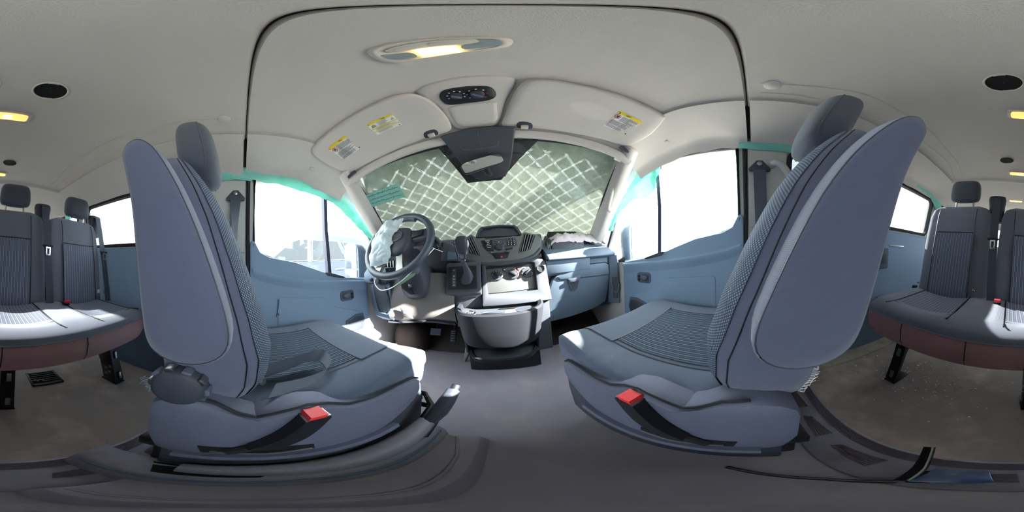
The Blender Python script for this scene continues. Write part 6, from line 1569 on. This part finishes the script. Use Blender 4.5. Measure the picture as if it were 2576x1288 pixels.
obj('housing_split', tube([ws(0.005, -0.03, -0.0305), ws(0.01, 0.10, -0.0305), ws(0.012, 0.2, -0.030)], 0.0008, 4), SHIELD, rm)
mm = Matrix.Translation((-0.027, 0.662, 1.138)) @ Matrix.Rotation(R(-20), 4, 'Y') @ Matrix.Rotation(R(8), 4, 'Z') @ Matrix.Rotation(R(6), 4, 'X')
def msh(s, y, dx=0.0):
    return [mm @ Vector((sq(math.cos(a), 6) * 0.093 * s + dx, y, sq(math.sin(a), 6) * 0.0285 * (s * 0.9 + 0.1) + 0.004 * math.cos(a))) for a in [2 * PI * k / 40 for k in range(40)]]
obj('mirror_shell', loft([msh(1.0, 0.0), msh(1.02, 0.006), msh(0.96, 0.02), msh(0.7, 0.03), msh(0.2, 0.032)]), BLACK, rm, 50)
obj('mirror_glass', loft([msh(0.965, -0.0015), msh(0.965, 0.0005)]), MIRR, rm, 30, label='silver glass reflecting the headliner')
obj('mirror_stem', tube([(-0.02, 0.69, 1.13), (-0.01, 0.74, 1.125), (0.0, 0.78, 1.14)], 0.016, 10), BLACK, rm)

# ------------------------------------------------------------------ outside
GT = math.tan(R(4.3))      # the van leans on sloping ground
def gz(x): return -0.60 - GT * (x + 0.03)
gr_ = struct('ground', grid(lambda u, v: Vector((-60 + 120 * u, -60 + 120 * v, gz(-60 + 120 * u))), 2, 2), M('pale_gravel', 'a9a49a', 0.95, var=0.15, vs=4, bump=0.5, bs=30), 'sunlit pale gravel yard outside the van', 'ground', 0)
def suv(xs, y0, name, label, paint):
    """parked estate-style car, nearer flank at x = xs, nose towards -y"""
    g = gz(xs - 0.9)
    c = thing(name, label, 'car', (xs - 0.92, y0 + 2.2, g))
    Pt = M(name + '_paint', paint, 0.5, 0.0, var=0.05, coat=0.1)
    body = [(0.02, 0.35), (0.0, 0.62), (0.10, 0.80), (0.40, 0.95), (1.18, 1.06), (1.30, 1.10), (3.9, 1.14), (4.45, 1.10), (4.55, 0.85), (4.55, 0.40), (4.45, 0.28), (4.10, 0.26), (0.30, 0.24)]
    obj('body', loft([[(xs - o, y0 + 2.3 + (y - 2.3) * s, g + 0.6 + (z - 0.6) * s) for y, z in body] for o, s in ((0.0, 0.975), (0.03, 1.0), (0.5, 1.012), (1.35, 1.012), (1.82, 1.0), (1.85, 0.975))]), Pt, c, 35)
    roof = [(1.22, 1.08), (1.78, 1.55), (2.05, 1.68), (2.6, 1.74), (3.5, 1.73), (4.05, 1.66), (4.42, 1.12)]
    obj('cabin', loft([[(xs - o - (0.0 if z < 1.2 else i), y0 + y, g + z) for y, z in roof] for o, i in ((0.04, 0.16), (0.10, 0.16), (0.93, 0.0), (1.75, -0.16), (1.81, -0.16))]), Pt, c, 35)
    GL = M(name + '_glass', '0a0e12', 0.15, 0.0, var=0.1, spec=0.5)
    def sx(z): return xs - 0.035 - 0.16 * max(0, (z - 1.10) / 0.6)
    for q in ([(1.42, 1.13), (1.92, 1.55), (2.06, 1.58), (2.28, 1.60), (2.22, 1.15)], [(2.32, 1.15), (2.38, 1.60), (3.02, 1.61), (3.16, 1.17)], [(3.26, 1.18), (3.16, 1.60), (3.60, 1.57), (4.02, 1.30), (4.05, 1.20)]):
        w_ = obj('side_window', from_data([(sx(z), y0 + y, g + z) for y, z in q] + [(sx(z) - 0.02, y0 + y, g + z) for y, z in q], [tuple(range(len(q))), tuple(range(2 * len(q) - 1, len(q) - 1, -1))] + [(i, (i + 1) % len(q), len(q) + (i + 1) % len(q), len(q) + i) for i in range(len(q))]), GL, c, 30)
        obj('chrome_trim', tube([(sx(z) + 0.004, y0 + y, g + z) for y, z in q], 0.010, 6, True), CHROME, w_)
    for yy in (2.24, 3.20):
        obj('door_gap', tube([(xs + 0.001, y0 + yy, g + 0.45), (xs + 0.004, y0 + yy, g + 1.05)], 0.006, 4), BLACK, c)
    for yy in (2.02, 2.95):
        h = obj('door_handle', tube([(xs + 0.0, y0 + yy - 0.12, g + 0.96), (xs + 0.04, y0 + yy - 0.07, g + 0.97), (xs + 0.04, y0 + yy + 0.08, g + 0.97), (xs, y0 + yy + 0.12, g + 0.96)], 0.016, 8), CHROME, c)
    obj('sill_moulding', box(xs - 0.01, xs + 0.02, y0 + 1.35, y0 + 3.6, g + 0.36, g + 0.44, 0.01), CHAR, c)
    obj('roof_rail', tube([(xs - 0.22, y0 + 1.95, g + 1.66), (xs - 0.22, y0 + 2.1, g + 1.77), (xs - 0.22, y0 + 3.8, g + 1.76), (xs - 0.22, y0 + 3.95, g + 1.70)], 0.018, 8), STEEL, c)
    obj('wing_mirror', loft([[(xs + 0.02 + dx, y0 + 1.62 + dy, g + 1.14 + dz) for dy, dz in ((-0.05, -0.06), (0.06, -0.06), (0.07, 0.07), (-0.03, 0.08))] for dx in (0.0, 0.16)]), Pt, c, 30)
    for yy in (0.85, 3.65):
        for s_ in (0, 1):
            ax = xs - 0.12 if s_ == 0 else xs - 1.73
            wh = obj('wheel', lathe([(0.20, -0.10), (0.33, -0.10), (0.355, -0.06), (0.355, 0.06), (0.33, 0.10), (0.22, 0.10), (0.21, 0.08), (0.0, 0.06)], (ax, y0 + yy, g + 0.36), (1 if s_ == 0 else -1, 0, 0), 32), RUBB, c, 40)
            obj('rim', lathe([(0.215, 0.0), (0.21, 0.03), (0.06, 0.05), (0.0, 0.055)], (ax + (0.075 if s_ == 0 else -0.075), y0 + yy, g + 0.36), (1 if s_ == 0 else -1, 0, 0), 24), STEEL, wh, 40)
    return c
suv(-2.95, -0.92, 'parked_car', 'dark blue parked estate car seen through the driver window', '0d1826')

# lettering becomes plain meshes
bpy.context.view_layer.update()
_dg = bpy.context.evaluated_depsgraph_get()
for o in [q for q in COL.objects if q.type == 'FONT']:
    me = bpy.data.meshes.new_from_object(o.evaluated_get(_dg))
    n = bpy.data.objects.new('tmp', me); COL.objects.link(n)
    n.parent = o.parent; n.matrix_parent_inverse = o.matrix_parent_inverse.copy(); n.matrix_basis = o.matrix_basis.copy()
    if 'label' in o: n['label'] = o['label']
    nm = o.name; bpy.data.objects.remove(o, do_unlink=True); n.name = nm
bpy.context.view_layer.update()
